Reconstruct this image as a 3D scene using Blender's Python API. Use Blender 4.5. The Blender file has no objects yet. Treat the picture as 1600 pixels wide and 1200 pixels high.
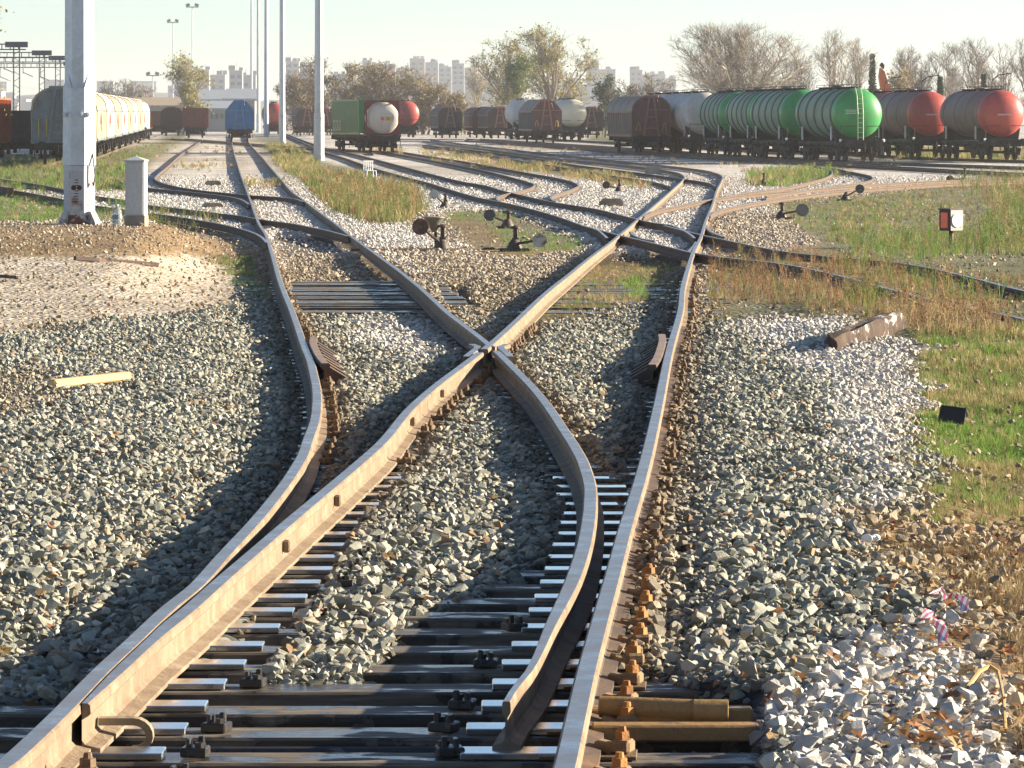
import bpy, bmesh, math, random
import numpy as np
from mathutils import Vector, Matrix, Euler
random.seed(7)
rng = np.random.default_rng(7)
SC = bpy.context.scene
COL = SC.collection
# ------------------------------------------------------------------ camera
F, HZ, CAMZ = 7000.0, 183.0, 1.72          # focal length and horizon in photo pixels, eye height over the nearest rails
cam_d = bpy.data.cameras.new('camera')
cam = bpy.data.objects.new('camera', cam_d)
COL.objects.link(cam)
cam.location = (0, 0, CAMZ)
cam.rotation_euler = (math.radians(90), 0, 0)
cam_d.sensor_width = 36.0
cam_d.lens = 36.0 * F / 1600.0
cam_d.shift_y = -(600.0 - HZ) / 1600.0
cam_d.clip_start = 0.5
cam_d.clip_end = 20000
SC.camera = cam
# ------------------------------------------------------------------ sky, sun, exposure
SUN_AZ, SUN_EL = math.radians(80), math.radians(16.5)      # azimuth from the view axis (+Y) towards +X
w = bpy.data.worlds.new('World')
SC.world = w
w.use_nodes = True
nt = w.node_tree
nt.nodes.clear()
o_ = nt.nodes.new('ShaderNodeOutputWorld')
b_ = nt.nodes.new('ShaderNodeBackground')
s_ = nt.nodes.new('ShaderNodeTexSky')
s_.sky_type = 'NISHITA'
s_.sun_disc = False
s_.sun_elevation = SUN_EL
s_.sun_rotation = SUN_AZ
s_.altitude = 0
s_.air_density = 0.7
s_.dust_density = 0.2
s_.ozone_density = 2.1
b_.inputs['Strength'].default_value = 0.056
nt.links.new(s_.outputs[0], b_.inputs['Color'])
nt.links.new(b_.outputs[0], o_.inputs['Surface'])
sun_d = bpy.data.lights.new('sun', 'SUN')
sun_d.energy = 5.0
sun_d.angle = math.radians(0.6)
sun_d.color = (1.0, 0.85, 0.645)
sun = bpy.data.objects.new('sun', sun_d)
COL.objects.link(sun)
sdir = Vector((math.sin(SUN_AZ) * math.cos(SUN_EL), math.cos(SUN_AZ) * math.cos(SUN_EL), math.sin(SUN_EL)))
sun.rotation_euler = sdir.to_track_quat('Z', 'Y').to_euler()
sun.location = (60, 20, 40)
vs = SC.view_settings
vs.view_transform = 'Standard'
vs.look = 'None'
vs.gamma = 1.0
vs.use_curve_mapping = False
vs.exposure = 1.72
SC.render.engine = 'CYCLES'
SC.cycles.use_denoising = True
SC.cycles.max_bounces = 6
SC.cycles.volume_bounces = 0
SC.cycles.transparent_max_bounces = 6

# ------------------------------------------------------------------ helpers
def smooth(t):
    t = np.clip(t, 0, 1)
    return t * t * (3 - 2 * t)

def pchip(xk, yk, x):
    xk = np.asarray(xk, float); yk = np.asarray(yk, float); x = np.asarray(x, float)
    h = np.diff(xk); d = np.diff(yk) / h
    m = np.zeros(len(xk)); m[0] = d[0]; m[-1] = d[-1]
    for i in range(1, len(xk) - 1):
        if d[i - 1] * d[i] > 0:
            w1 = 2 * h[i] + h[i - 1]; w2 = h[i] + 2 * h[i - 1]
            m[i] = (w1 + w2) / (w1 / d[i - 1] + w2 / d[i])
    i = np.clip(np.searchsorted(xk, x) - 1, 0, len(xk) - 2)
    t = (x - xk[i]) / h[i]
    r = (2*t**3-3*t**2+1)*yk[i] + (t**3-2*t**2+t)*h[i]*m[i] + (-2*t**3+3*t**2)*yk[i+1] + (t**3-t**2)*h[i]*m[i+1]
    r = np.where(x < xk[0], yk[0] + (x - xk[0]) * d[0], r)
    return np.where(x > xk[-1], yk[-1] + (x - xk[-1]) * d[-1], r)

class MB:
    """collects faces for one mesh"""
    def __init__(s): s.v = []; s.f = []; s.m = []
    def add(s, vs_, fs, mi=0):
        n = len(s.v); s.v += [tuple(p) for p in vs_]
        s.f += [tuple(i + n for i in f) for f in fs]; s.m += [mi] * len(fs)
    def box(s, c, d, rz=0, rx=0, ry=0, mi=0, bev=0.0):
        hx, hy, hz = d[0]/2, d[1]/2, d[2]/2
        R = Euler((rx, ry, rz)).to_matrix()
        C = Vector(c)
        if bev <= 0:
            P = [Vector((x, y, z)) for x in (-hx, hx) for y in (-hy, hy) for z in (-hz, hz)]
            Q = [(0,1,3,2),(4,6,7,5),(0,4,5,1),(2,3,7,6),(0,2,6,4),(1,5,7,3)]
        else:
            b = min(bev, hx*.9, hy*.9, hz*.9)
            P = []
            for x in (-1, 1):
                for y in (-1, 1):
                    for z in (-1, 1):
                        P += [Vector((x*hx, y*(hy-b), z*(hz-b))), Vector((x*(hx-b), y*hy, z*(hz-b))), Vector((x*(hx-b), y*(hy-b), z*hz))]
            I = lambda x, y, z, k: ((x*2+y)*2+z)*3+k
            Q = []
            for x in (0, 1): Q.append((I(x,0,0,0),I(x,1,0,0),I(x,1,1,0),I(x,0,1,0)) if x else (I(x,0,0,0),I(x,0,1,0),I(x,1,1,0),I(x,1,0,0)))
            for y in (0, 1): Q.append((I(0,y,0,1),I(0,y,1,1),I(1,y,1,1),I(1,y,0,1)) if y else (I(0,y,0,1),I(1,y,0,1),I(1,y,1,1),I(0,y,1,1)))
            for z in (0, 1): Q.append((I(0,0,z,2),I(1,0,z,2),I(1,1,z,2),I(0,1,z,2)) if z else (I(0,0,z,2),I(0,1,z,2),I(1,1,z,2),I(1,0,z,2)))
            for x in (0, 1):
                for y in (0, 1): Q.append((I(x,y,0,0),I(x,y,1,0),I(x,y,1,1),I(x,y,0,1)))
                for z in (0, 1): Q.append((I(x,0,z,0),I(x,1,z,0),I(x,1,z,2),I(x,0,z,2)))
            for y in (0, 1):
                for z in (0, 1): Q.append((I(0,y,z,1),I(1,y,z,1),I(1,y,z,2),I(0,y,z,2)))
            for x in (0, 1):
                for y in (0, 1):
                    for z in (0, 1): Q.append((I(x,y,z,0),I(x,y,z,1),I(x,y,z,2)))
        s.add([R @ p + C for p in P], Q, mi)
        return s
    def cyl(s, p0, p1, r0, r1=None, n=12, caps=True, mi=0):
        r1 = r0 if r1 is None else r1
        p0, p1 = Vector(p0), Vector(p1)
        ax = (p1 - p0).normalized()
        u = ax.orthogonal().normalized(); q = ax.cross(u)
        P = []
        for p, r in ((p0, r0), (p1, r1)):
            for i in range(n):
                a = 2*math.pi*i/n
                P.append(p + u*(math.cos(a)*r) + q*(math.sin(a)*r))
        Fs = [(i, (i+1) % n, n+(i+1) % n, n+i) for i in range(n)]
        if caps: Fs += [tuple(reversed(range(n))), tuple(range(n, 2*n))]
        s.add(P, Fs, mi); return s
    def tube(s, pts, r, n=6, mi=0):
        for a, b in zip(pts[:-1], pts[1:]): s.cyl(a, b, r, r, n, True, mi)
        return s
    def lathe(s, prof, axis='Z', origin=(0,0,0), n=24, mi=0):
        """prof: (r, t) pairs along the axis"""
        P = []; O = Vector(origin)
        for r, t in prof:
            for i in range(n):
                a = 2*math.pi*i/n; c, d = r*math.cos(a), r*math.sin(a)
                P.append(O + Vector((c, d, t) if axis == 'Z' else (c, t, d) if axis == 'Y' else (t, c, d)))
        Fs = []
        for k in range(len(prof)-1):
            for i in range(n):
                j = (i+1) % n
                Fs.append((k*n+i, k*n+j, (k+1)*n+j, (k+1)*n+i))
        Fs += [tuple(reversed(range(n))), tuple(range((len(prof)-1)*n, len(prof)*n))]
        s.add(P, Fs, mi); return s
    def prism(s, poly, y0, y1, mi=0, ax='Y'):
        """poly in (x,z), extruded along y"""
        n = len(poly)
        P = [(x, y0, z) for x, z in poly] + [(x, y1, z) for x, z in poly]
        if ax == 'X': P = [(y, x, z) for x, y, z in P]
        s.add(P, [(i, (i+1) % n, n+(i+1) % n, n+i) for i in range(n)] + [tuple(reversed(range(n))), tuple(range(n, 2*n))], mi)
        return s
    def mesh(s, name, mats, smooth_deg=None):
        me = bpy.data.meshes.new(name)
        me.from_pydata(s.v, [], s.f)
        for m in (mats if isinstance(mats, (list, tuple)) else [mats]): me.materials.append(m)
        if any(s.m): me.polygons.foreach_set('material_index', s.m)
        bm = bmesh.new(); bm.from_mesh(me)
        bmesh.ops.recalc_face_normals(bm, faces=bm.faces)
        bm.to_mesh(me); bm.free()
        if smooth_deg:
            me.polygons.foreach_set('use_smooth', [True]*len(me.polygons))
            me.set_sharp_from_angle(angle=math.radians(smooth_deg))
        return me
    def build(s, name, mats, parent=None, smooth_deg=None, loc=None):
        return link(name, s.mesh(name, mats, smooth_deg), parent, loc)

def link(name, me, parent=None, loc=None, rot=None, scale=None):
    o = bpy.data.objects.new(name, me); COL.objects.link(o)
    if parent is not None: o.parent = parent
    if loc is not None: o.location = loc
    if rot is not None: o.rotation_euler = rot
    if scale is not None: o.scale = scale
    return o

def tag(o, label=None, cat=None, group=None, kind=None):
    if label: o['label'] = label
    if cat: o['category'] = cat
    if group: o['group'] = group
    if kind: o['kind'] = kind
    return o

def thing(name, label, cat, loc=(0,0,0), rz=0, group=None):
    o = bpy.data.objects.new(name, None); COL.objects.link(o)
    o.empty_display_size = 0.2
    o.location = loc; o.rotation_euler = (0, 0, rz)
    return tag(o, label, cat, group)

def copy_tree(o, parent=None):
    c = o.copy(); COL.objects.link(c); c.parent = parent
    for ch in list(o.children): copy_tree(ch, c)
    return c

def fast_mesh(name, V, Q, mats, mi=None, smooth_=False):
    """V (n,3), Q (m,3|4) numpy"""
    me = bpy.data.meshes.new(name)
    k = Q.shape[1]
    me.vertices.add(len(V)); me.vertices.foreach_set('co', np.ascontiguousarray(V, np.float32).ravel())
    me.loops.add(Q.size); me.loops.foreach_set('vertex_index', np.ascontiguousarray(Q, np.int32).ravel())
    me.polygons.add(len(Q)); me.polygons.foreach_set('loop_start', np.arange(0, Q.size, k, dtype=np.int32))
    for m in (mats if isinstance(mats, (list, tuple)) else [mats]): me.materials.append(m)
    if mi is not None: me.polygons.foreach_set('material_index', np.asarray(mi, np.int32))
    if smooth_: me.polygons.foreach_set('use_smooth', np.ones(len(Q), bool))
    me.update(calc_edges=True); me.validate()
    return me

# ------------------------------------------------------------------ materials
def nodes_of(name):
    m = bpy.data.materials.new(name); m.use_nodes = True
    t = m.node_tree
    return m, t, t.nodes['Principled BSDF'], t.nodes['Material Output']

def ramp(t, fac, stops):
    r = t.nodes.new('ShaderNodeValToRGB'); e = r.color_ramp.elements
    while len(e) < len(stops): e.new(0.5)
    for el, (p, c) in zip(e, stops):
        el.position = p; el.color = (c[0], c[1], c[2], 1) if hasattr(c, '__len__') else (c, c, c, 1)
    t.links.new(fac, r.inputs[0]); return r.outputs[0]

def noise(t, vec, scale, detail=6, rough=.6, out='Fac', dist=0):
    n = t.nodes.new('ShaderNodeTexNoise'); n.inputs['Scale'].default_value = scale
    n.inputs['Detail'].default_value = detail; n.inputs['Roughness'].default_value = rough; n.inputs['Distortion'].default_value = dist
    t.links.new(vec, n.inputs['Vector']); return n.outputs[out]

def mapped(t, vec, sc):
    m = t.nodes.new('ShaderNodeMapping'); m.inputs['Scale'].default_value = sc
    t.links.new(vec, m.inputs['Vector']); return m.outputs[0]

def mixc(t, fac, a, b, mode='MIX'):
    m = t.nodes.new('ShaderNodeMix'); m.data_type = 'RGBA'; m.blend_type = mode
    for sock, val in ((m.inputs[0], fac), (m.inputs[6], a), (m.inputs[7], b)):
        if isinstance(val, bpy.types.NodeSocket): t.links.new(val, sock)
        elif isinstance(val, (int, float)): sock.default_value = val
        else: sock.default_value = (val[0], val[1], val[2], 1)
    return m.outputs[2]

def mat(name, c, rough=.7, c2=None, scale=2.0, metal=0.0, stain=None, stain_scale=1.5, stain_lo=.52, stain_hi=.68, bump=0.0, bscale=30, streak=None, spec=.5, rough_var=.0, coord='Object'):
    m, t, p, out = nodes_of(name)
    tc = t.nodes.new('ShaderNodeTexCoord'); oi = t.nodes.new('ShaderNodeObjectInfo')
    va = t.nodes.new('ShaderNodeVectorMath'); va.operation = 'ADD'
    cx = t.nodes.new('ShaderNodeMath'); cx.operation = 'MULTIPLY'; cx.inputs[1].default_value = 37.0
    t.links.new(oi.outputs['Random'], cx.inputs[0])
    t.links.new(tc.outputs[coord], va.inputs[0]); t.links.new(cx.outputs[0], va.inputs[1])
    vec = va.outputs[0]
    if c2 is None: c2 = tuple(x*.62 for x in c)
    f = noise(t, vec, scale, 7, .65)
    colr = ramp(t, f, [(.3, c2), (.68, c)])
    fine = noise(t, vec, scale*14, 3, .6)
    colr = mixc(t, .35, colr, ramp(t, fine, [(.25, (.35,.35,.35)), (.75, (1,1,1))]), 'MULTIPLY')
    if streak:       # vertical run-off marks: (colour, amount)
        sv = noise(t, mapped(t, vec, (7, 7, .35)), 1.0, 5, .6)
        colr = mixc(t, ramp(t, sv, [(.5, 0.0), (.72, streak[1])]), colr, streak[0])
    if stain:
        sf = noise(t, vec, stain_scale, 8, .7, dist=.4)
        colr = mixc(t, ramp(t, sf, [(stain_lo, 0.0), (stain_hi, 1.0)]), colr, stain)
    t.links.new(colr, p.inputs['Base Color'])
    p.inputs['Metallic'].default_value = metal
    p.inputs['Specular IOR Level'].default_value = spec
    if rough_var > 0:
        rf = noise(t, vec, scale*1.7, 5, .6)
        rr = t.nodes.new('ShaderNodeMapRange'); rr.inputs[1].default_value = .35; rr.inputs[2].default_value = .65
        rr.inputs[3].default_value = max(.05, rough-rough_var); rr.inputs[4].default_value = min(1, rough+rough_var)
        t.links.new(rf, rr.inputs[0]); t.links.new(rr.outputs[0], p.inputs['Roughness'])
    else: p.inputs['Roughness'].default_value = rough
    if bump > 0:
        bn = t.nodes.new('ShaderNodeBump'); bn.inputs['Strength'].default_value = bump; bn.inputs['Distance'].default_value = .02
        t.links.new(noise(t, vec, bscale, 6, .65), bn.inputs['Height']); t.links.new(bn.outputs[0], p.inputs['Normal'])
    return m

def plain(name, c, rough=.6, metal=0.0):
    m, t, p, out = nodes_of(name)
    p.inputs['Base Color'].default_value = (c[0], c[1], c[2], 1); p.inputs['Roughness'].default_value = rough; p.inputs['Metallic'].default_value = metal
    return m

def instanced_mat(name, rough=.85, bump=.0, transl=0.0, fine=10.0):
    """colour comes from the scattered point's own 'tone' value"""
    m, t, p, out = nodes_of(name)
    a = t.nodes.new('ShaderNodeAttribute'); a.attribute_type = 'INSTANCER'; a.attribute_name = 'tone'
    tc = t.nodes.new('ShaderNodeTexCoord')
    f = noise(t, tc.outputs['Object'], fine, 4, .6)
    c = mixc(t, .5, a.outputs['Color'], ramp(t, f, [(.3, (.45,.45,.45)), (.7, (1,1,1))]), 'MULTIPLY')
    t.links.new(c, p.inputs['Base Color']); p.inputs['Roughness'].default_value = rough
    p.inputs['Specular IOR Level'].default_value = .3
    if bump > 0:
        bn = t.nodes.new('ShaderNodeBump'); bn.inputs['Strength'].default_value = bump; bn.inputs['Distance'].default_value = .01
        t.links.new(noise(t, tc.outputs['Object'], fine*3, 4, .6), bn.inputs['Height']); t.links.new(bn.outputs[0], p.inputs['Normal'])
    if transl > 0:
        tr = t.nodes.new('ShaderNodeBsdfTranslucent'); t.links.new(c, tr.inputs['Color'])
        mx = t.nodes.new('ShaderNodeMixShader'); mx.inputs[0].default_value = transl
        t.links.new(p.outputs[0], mx.inputs[1]); t.links.new(tr.outputs[0], mx.inputs[2]); t.links.new(mx.outputs[0], out.inputs['Surface'])
    return m

def scatter(name, P, rot, scale, pick, tone, protos, label=None):
    """one stuff object: prototypes set on the given points by geometry nodes"""
    n = len(P)
    me = bpy.data.meshes.new(name)
    me.vertices.add(n); me.vertices.foreach_set('co', np.asarray(P, np.float32).ravel())
    for nm, ty, data in (('rot', 'FLOAT_VECTOR', rot), ('size', 'FLOAT_VECTOR', scale), ('tone', 'FLOAT_VECTOR', tone)):
        a = me.attributes.new(nm, ty, 'POINT'); a.data.foreach_set('vector', np.asarray(data, np.float32).ravel())
    a = me.attributes.new('pick', 'INT', 'POINT'); a.data.foreach_set('value', np.asarray(pick, np.int32))
    o = bpy.data.objects.new(name, me); COL.objects.link(o)
    pc = bpy.data.collections.new(name + '_kinds')
    for k, pr in enumerate(protos):
        po = bpy.data.objects.new('%s_kind_%02d' % (name, k), pr); pc.objects.link(po)
    g = bpy.data.node_groups.new(name + '_nodes', 'GeometryNodeTree')
    g.interface.new_socket('Geometry', in_out='INPUT', socket_type='NodeSocketGeometry')
    g.interface.new_socket('Geometry', in_out='OUTPUT', socket_type='NodeSocketGeometry')
    N = g.nodes.new; L = g.links.new
    gi, go = N('NodeGroupInput'), N('NodeGroupOutput')
    mp = N('GeometryNodeMeshToPoints'); ip = N('GeometryNodeInstanceOnPoints'); ci = N('GeometryNodeCollectionInfo')
    ci.inputs['Collection'].default_value = pc; ci.inputs['Separate Children'].default_value = True; ci.inputs['Reset Children'].default_value = True
    def attr(nm, ty):
        q = N('GeometryNodeInputNamedAttribute'); q.data_type = ty; q.inputs['Name'].default_value = nm; return q.outputs[0]
    er = N('FunctionNodeEulerToRotation')
    L(attr('rot', 'FLOAT_VECTOR'), er.inputs[0])
    L(gi.outputs[0], mp.inputs['Mesh']); L(mp.outputs[0], ip.inputs['Points']); L(ci.outputs[0], ip.inputs['Instance'])
    ip.inputs['Pick Instance'].default_value = True
    L(attr('pick', 'INT'), ip.inputs['Instance Index']); L(er.outputs[0], ip.inputs['Rotation']); L(attr('size', 'FLOAT_VECTOR'), ip.inputs['Scale'])
    L(ip.outputs[0], go.inputs[0])
    md = o.modifiers.new('scatter', 'NODES'); md.node_group = g
    return tag(o, label, None, None, 'stuff')

# ------------------------------------------------------------------ the lie of the land
HK = [(0,1.70),(8,1.71),(12,1.72),(20,1.77),(28,1.82),(34,1.86),(40,1.90),(50,1.98),(60,2.09),(70,2.18),(85,2.30),(100,2.38),(130,2.47),(160,2.52),(230,2.58),(300,2.55),(360,2.48),(440,2.40),(520,2.36),(700,2.32),(1200,2.30),(9000,2.30)]
def drop(Y): return pchip([k[0] for k in HK], [k[1] for k in HK], Y)
def zr(Y): return CAMZ - drop(Y)               # level of the rail heads
_Y = np.concatenate([np.arange(4, 100, .05), np.arange(100, 900, .5)])
_Q = HZ + F * drop(_Y) / _Y                      # photo row of a rail head at that distance
def row_to_Y(y): return np.interp(-np.asarray(y, float), -_Q, _Y)
def rail_pts(px):
    """photo points of a rail head -> ground points, sorted by distance"""
    a = np.array(px, float); Y = row_to_Y(a[:, 1]); X = (a[:, 0] - 800) * Y / F
    k = np.argsort(Y); Y, X = Y[k], X[k]
    keep = np.concatenate([[True], np.diff(Y) > .05])
    return Y[keep], X[keep]
class Rail:
    def __init__(s, px=None, YX=None):
        s.Y, s.X = rail_pts(px) if px is not None else YX
    def x(s, Y): return pchip(s.Y, s.X, Y)
    def off(s, d):
        sl = np.gradient(s.X, s.Y); return Rail(YX=(s.Y, s.X + d*np.sqrt(1+sl**2)))
G = 1.505
T1L = Rail([(-70,1240),(15,1187),(45,1160),(100,1107),(155,1050),(209,1000),(262,950),(309,912),(350,866),(400,812),(425,782),(450,749),(470,717),(482,685),(491,660),(495,630),(494,605),(490,585),(485,565),(475,540),(465,511),(455,483),(444,457),(436,435),(429,410),(423,390),(415,366),(405,350),(399,335),(393,318),(385,296),(377,275),(371,256),(365,236),(362,219),(360,212)])
T1R = Rail([(790,1098),(804,1075),(827,1047),(861,975),(897,900),(915,840),(922,785),(921,755),(912,725),(898,698),(880,670),(858,637),(836,609),(810,582),(775,548),(750,527),(725,508),(700,489),(675,466),(650,444),(625,424),(600,406),(575,388),(557,375),(545,366),(525,350),(500,332),(475,313),(457,300),(440,281),(425,264),(410,246),(396,231),(386,219),(382,212)])
R1L = Rail([(125,1097),(179,1050),(234,1000),(296,950),(350,902),(400,859),(450,816),(500,774),(550,732),(600,687),(637,642),(675,607),(725,569),(750,550),(770,534),(800,507),(850,460),(885,432),(917,406),(937,391),(952,380),(975,361),(997,342),(1015,327),(1035,310),(1052,295),(1068,280),(1070,277),(1060,270),(1035,265),(985,259),(930,253),(860,246),(790,237),(720,228),(660,220)])
R1R = Rail([(862,1260),(882,1200),(899,1125),(916,1050),(936,975),(957,900),(977,825),(1000,750),(1012,705),(1029,630),(1044,555),(1064,480),(1066,455),(1077,412),(1084,392),(1095,370),(1102,347),(1113,320),(1120,297),(1128,281),(1129,276),(1121,271),(1107,267),(1080,263),(1035,258),(985,253),(930,247),(860,240),(790,232),(720,224),(660,216)])
T2R = Rail([(545,369),(512,360),(487,355),(462,350),(425,345),(404,342),(375,337),(350,334),(275,325),(230,320),(197,313),(150,306),(97,295),(60,288),(12,281),(-60,272)])
T2L = Rail([(423,390),(417,379),(407,369),(392,362),(375,357),(350,351),(312,344),(247,334),(150,321),(78,307),(20,297),(-60,287)])
T3R = Rail([(474,315),(462,311),(450,309),(425,307),(392,305),(350,301),(312,297),(275,291),(252,285),(242,279),(245,274),(262,260),(282,242),(300,230),(317,219)])
T3L = Rail([(395,325),(392,322),(385,316),(372,310),(350,306),(300,300),(257,296),(215,291),(190,284),(188,278),(200,270),(222,256),(252,240),(278,228),(298,219)])
T5L = Rail([(946,386),(950,377),(947,370),(937,361),(922,355),(905,350),(880,341),(840,329),(800,319),(750,309),(707,297),(675,287),(637,277),(600,267),(577,260),(540,247),(507,237),(477,224),(447,212)])
T5R = Rail([(1084,380),(1086,374),(1080,367),(1067,359),(1050,352),(1022,348),(995,342),(970,336),(935,327),(892,320),(862,315),(825,307),(787,298),(760,290),(725,284),(687,275),(645,264),(600,252),(552,240),(510,231),(477,220),(447,209)])
S1L = Rail([(790,317),(780,314),(776,310),(780,306),(795,302),(820,296),(832,292),(835,288),(825,284),(800,277),(760,267),(700,255),(640,244),(590,235)])
S1R = Rail([(887,319),(866,314),(860,309),(865,305),(880,300),(897,294),(904,289),(897,285),(875,279),(825,270),(775,261),(725,252),(665,243),(612,234)])
L6L = Rail([(1052,296),(1050,293),(1040,289),(1010,282),(967,276),(922,268),(885,262),(810,250),(735,237),(660,229)])
L6R = Rail([(1121,295),(1117,290),(1108,286),(1072,280),(1022,273),(960,265),(897,257),(835,247),(735,234),(660,226)])
T6L = Rail([(999,342),(1010,335),(1030,327),(1060,321),(1085,316),(1112,311),(1147,306),(1185,302),(1260,296),(1350,289),(1425,284),(1490,281),(1620,277)])
T6R = Rail([(1104,349),(1107,340),(1115,332),(1135,325),(1160,320),(1185,315),(1222,309),(1270,303),(1340,296),(1425,290),(1490,286),(1620,282)])
T7L = Rail([(1120,309),(1172,300),(1225,293),(1262,285),(1290,277),(1300,271),(1296,265),(1270,258)])
T7R = Rail([(1185,309),(1250,298),(1300,291),(1345,285),(1364,279),(1358,274),(1330,268),(1300,262)])
AL = Rail([(905,351),(940,360),(967,367),(1010,377),(1055,388),(1075,393),(1140,403),(1215,411),(1275,422),(1330,435),(1385,450),(1447,466),(1590,496),(1720,530)])
AR = Rail([(995,342),(1030,350),(1060,358),(1097,367),(1135,375),(1172,383),(1235,394),(1310,402),(1415,412),(1470,422),(1525,435),(1570,447),(1650,466)])
RAILS = [T1L,T1R,R1L,R1R,T2L,T2R,T3L,T3R,T5L,T5R,S1L,S1R,L6L,L6R,T6L,T6R,T7L,T7R,AL,AR]

def wob(X, Y, s, seed):
    """cheap smooth noise in -1..1"""
    a = seed*12.9898
    return (np.sin(X*s+a)*np.cos(Y*s*.83+a*1.7) + .6*np.sin(X*s*2.3+Y*s*1.9+a*2.1) + .4*np.sin(-X*s*4.1+Y*s*3.7+a*.6) + .25*np.sin(X*s*7.7-Y*s*8.3+a*3.3)) / 1.9

def ground_z(X, Y):
    X = np.asarray(X, float); Y = np.asarray(Y, float)
    z = zr(Y) - .170
    xl = T1L.x(np.clip(Y, 9, 300)); xr = R1R.x(np.clip(Y, 9, 300))
    near = 1 - smooth((Y-40)/14)
    z = z + .45 * smooth((xl-.7-X)/1.6) * smooth((Y-44)/26) * (1-smooth((Y-85)/9))      # the raised ground by the lamp mast
    z = z + .07 * smooth((xl-.42-X)/.5) * near                                          # ballast heaped outside the rails
    z = z + .05 * smooth((X-xr-.16)/.35) * near - .20*smooth((X-xr-1.15)/1.1) * (1-smooth((Y-28)/8))
    z = z + .085*smooth((X-xr-.8)/.9)*smooth((Y-34)/7)*(1-smooth((Y-70)/12))                  # weeds and soil have grown up round the old track
    z = z + (.045*wob(X, Y, .9, 3)+.02*wob(X, Y, 3.1, 5)) * np.clip(1.2-Y/90, .0, 1) * .6
    return z

def to_px(X, Y, Z): return 800 + F*X/Y, HZ + F*(CAMZ-Z)/Y

def gp(x, y, lift=0.0):
    """photo point -> point on the ground"""
    Y = np.concatenate([np.arange(9, 120, .02), np.arange(120, 800, .2)])
    X = (x-800)*Y/F
    py = HZ + F*(CAMZ-ground_z(X, Y)-lift)/Y
    hit = np.nonzero(py <= y)[0]
    k = hit[0] if len(hit) else len(Y)-1
    return Vector((X[k], Y[k], float(ground_z(X[k], Y[k]))))

def inpoly(px, py, poly):
    r = np.zeros(px.shape, bool); n = len(poly)
    for i in range(n):
        (x1, y1), (x2, y2) = poly[i], poly[(i+1) % n]
        c = ((y1 > py) != (y2 > py)) & (px < (x2-x1)*(py-y1)/((y2-y1) if y2 != y1 else 1e-9)+x1)
        r ^= c
    return r
def zone(px, py, poly, soft=14.0, ysq=2.5):
    """1 inside, fading to 0 over soft pixels outside/inside the edge"""
    ins = inpoly(px, py, poly)
    d = np.full(px.shape, 1e9); n = len(poly)
    for i in range(n):
        (x1, y1), (x2, y2) = poly[i], poly[(i+1) % n]
        ax, ay, bx, by = x1, y1*ysq, x2, y2*ysq
        L2 = (bx-ax)**2+(by-ay)**2+1e-9
        t = np.clip(((px-ax)*(bx-ax)+(py*ysq-ay)*(by-ay))/L2, 0, 1)
        d = np.minimum(d, np.hypot(px-ax-t*(bx-ax), py*ysq-ay-t*(by-ay)))
    return smooth(.5 + np.where(ins, d, -d)/(2*soft))
Z_SAND = [(-200,398),(300,398),(385,430),(405,470),(330,486),(180,506),(60,522),(-200,535)]
Z_DRY = [(-200,350),(60,348),(330,345),(425,398),(420,470),(385,432),(300,400),(-200,402)]
Z_SAND2 = [(-200,585),(60,585),(110,620),(40,660),(-200,668)]
Z_GREEN = [  # grass
    [(-200,226),(60,246),(230,226),(285,200),(296,215),(250,243),(205,283),(215,300),(120,300),(-200,296)],
    [(-200,302),(60,302),(150,330),(160,346),(-200,356)],
    [(398,214),(436,214),(480,232),(505,252),(560,268),(640,296),(662,330),(640,352),(570,352),(510,326),(478,296),(440,264),(410,236)],
    [(690,330),(800,330),(925,384),(900,397),(820,404),(740,398),(690,350)],
    [(1170,268),(1300,262),(1330,272),(1230,292),(1175,292)],
    [(1195,318),(1300,308),(1430,296),(1500,280),(1700,262),(1700,830),(1470,830),(1430,700),(1440,600),(1420,545),(1300,500),(1100,505),(1100,420),(1190,400),(1270,382),(1230,345)],
    [(1380,232),(1700,232),(1700,252),(1400,248)],
    [(905,405),(1065,405),(1048,478),(1000,484),(900,500),(800,505),(860,455)],
    [(700,262),(820,266),(960,288),(1030,272),(905,258),(800,252)],
    [(330,402),(395,400),(420,470),(390,462)],
    [(950,172),(1010,212),(1010,228),(915,220)],
]
Z_DIRT = [(1375,800),(1700,780),(1700,1300),(1615,1200),(1560,1080),(1450,965),(1345,850)]
Z_BROWN = [(1090,395),(1270,392),(1450,440),(1430,500),(1300,490),(1160,468),(1090,500)]
Z_BROWN2 = [[(600,388),(900,385),(938,402),(850,455),(790,500),(745,505),(690,455),(640,415)], [(430,396),(595,396),(650,440),(700,492),(470,497),(440,430)], [(1095,332),(1240,332),(1290,395),(1095,402)], [(640,330),(760,345),(800,380),(700,385),(640,360)], [(905,396),(1075,396),(1052,482),(880,492)]]
Z_WHITE = [(1130,470),(1180,466),(1300,485),(1430,540),(1445,640),(1385,700),(1380,800),(1340,830),(1330,740),(1290,610),(1180,540)]
Z_WHITE2 = [(1210,1250),(1200,1130),(1380,990),(1470,960),(1590,1080),(1640,1250)]
Z_WHITE3 = [(560,500),(690,505),(720,545),(640,570),(560,540)]
Z_BARE1 = [(452,440),(620,436),(665,470),(705,497),(470,492)]        # sleepers laid bare
Z_BARE2 = [(682,444),(728,448),(745,482),(700,482)]
Z_BARE3 = [(925,396),(1085,396),(1080,418),(915,418)]
Z_BARE5 = [(434,402),(590,400),(640,436),(455,440)]
Z_BARE4 = [(420,366),(560,372),(575,394),(430,402)]
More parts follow.
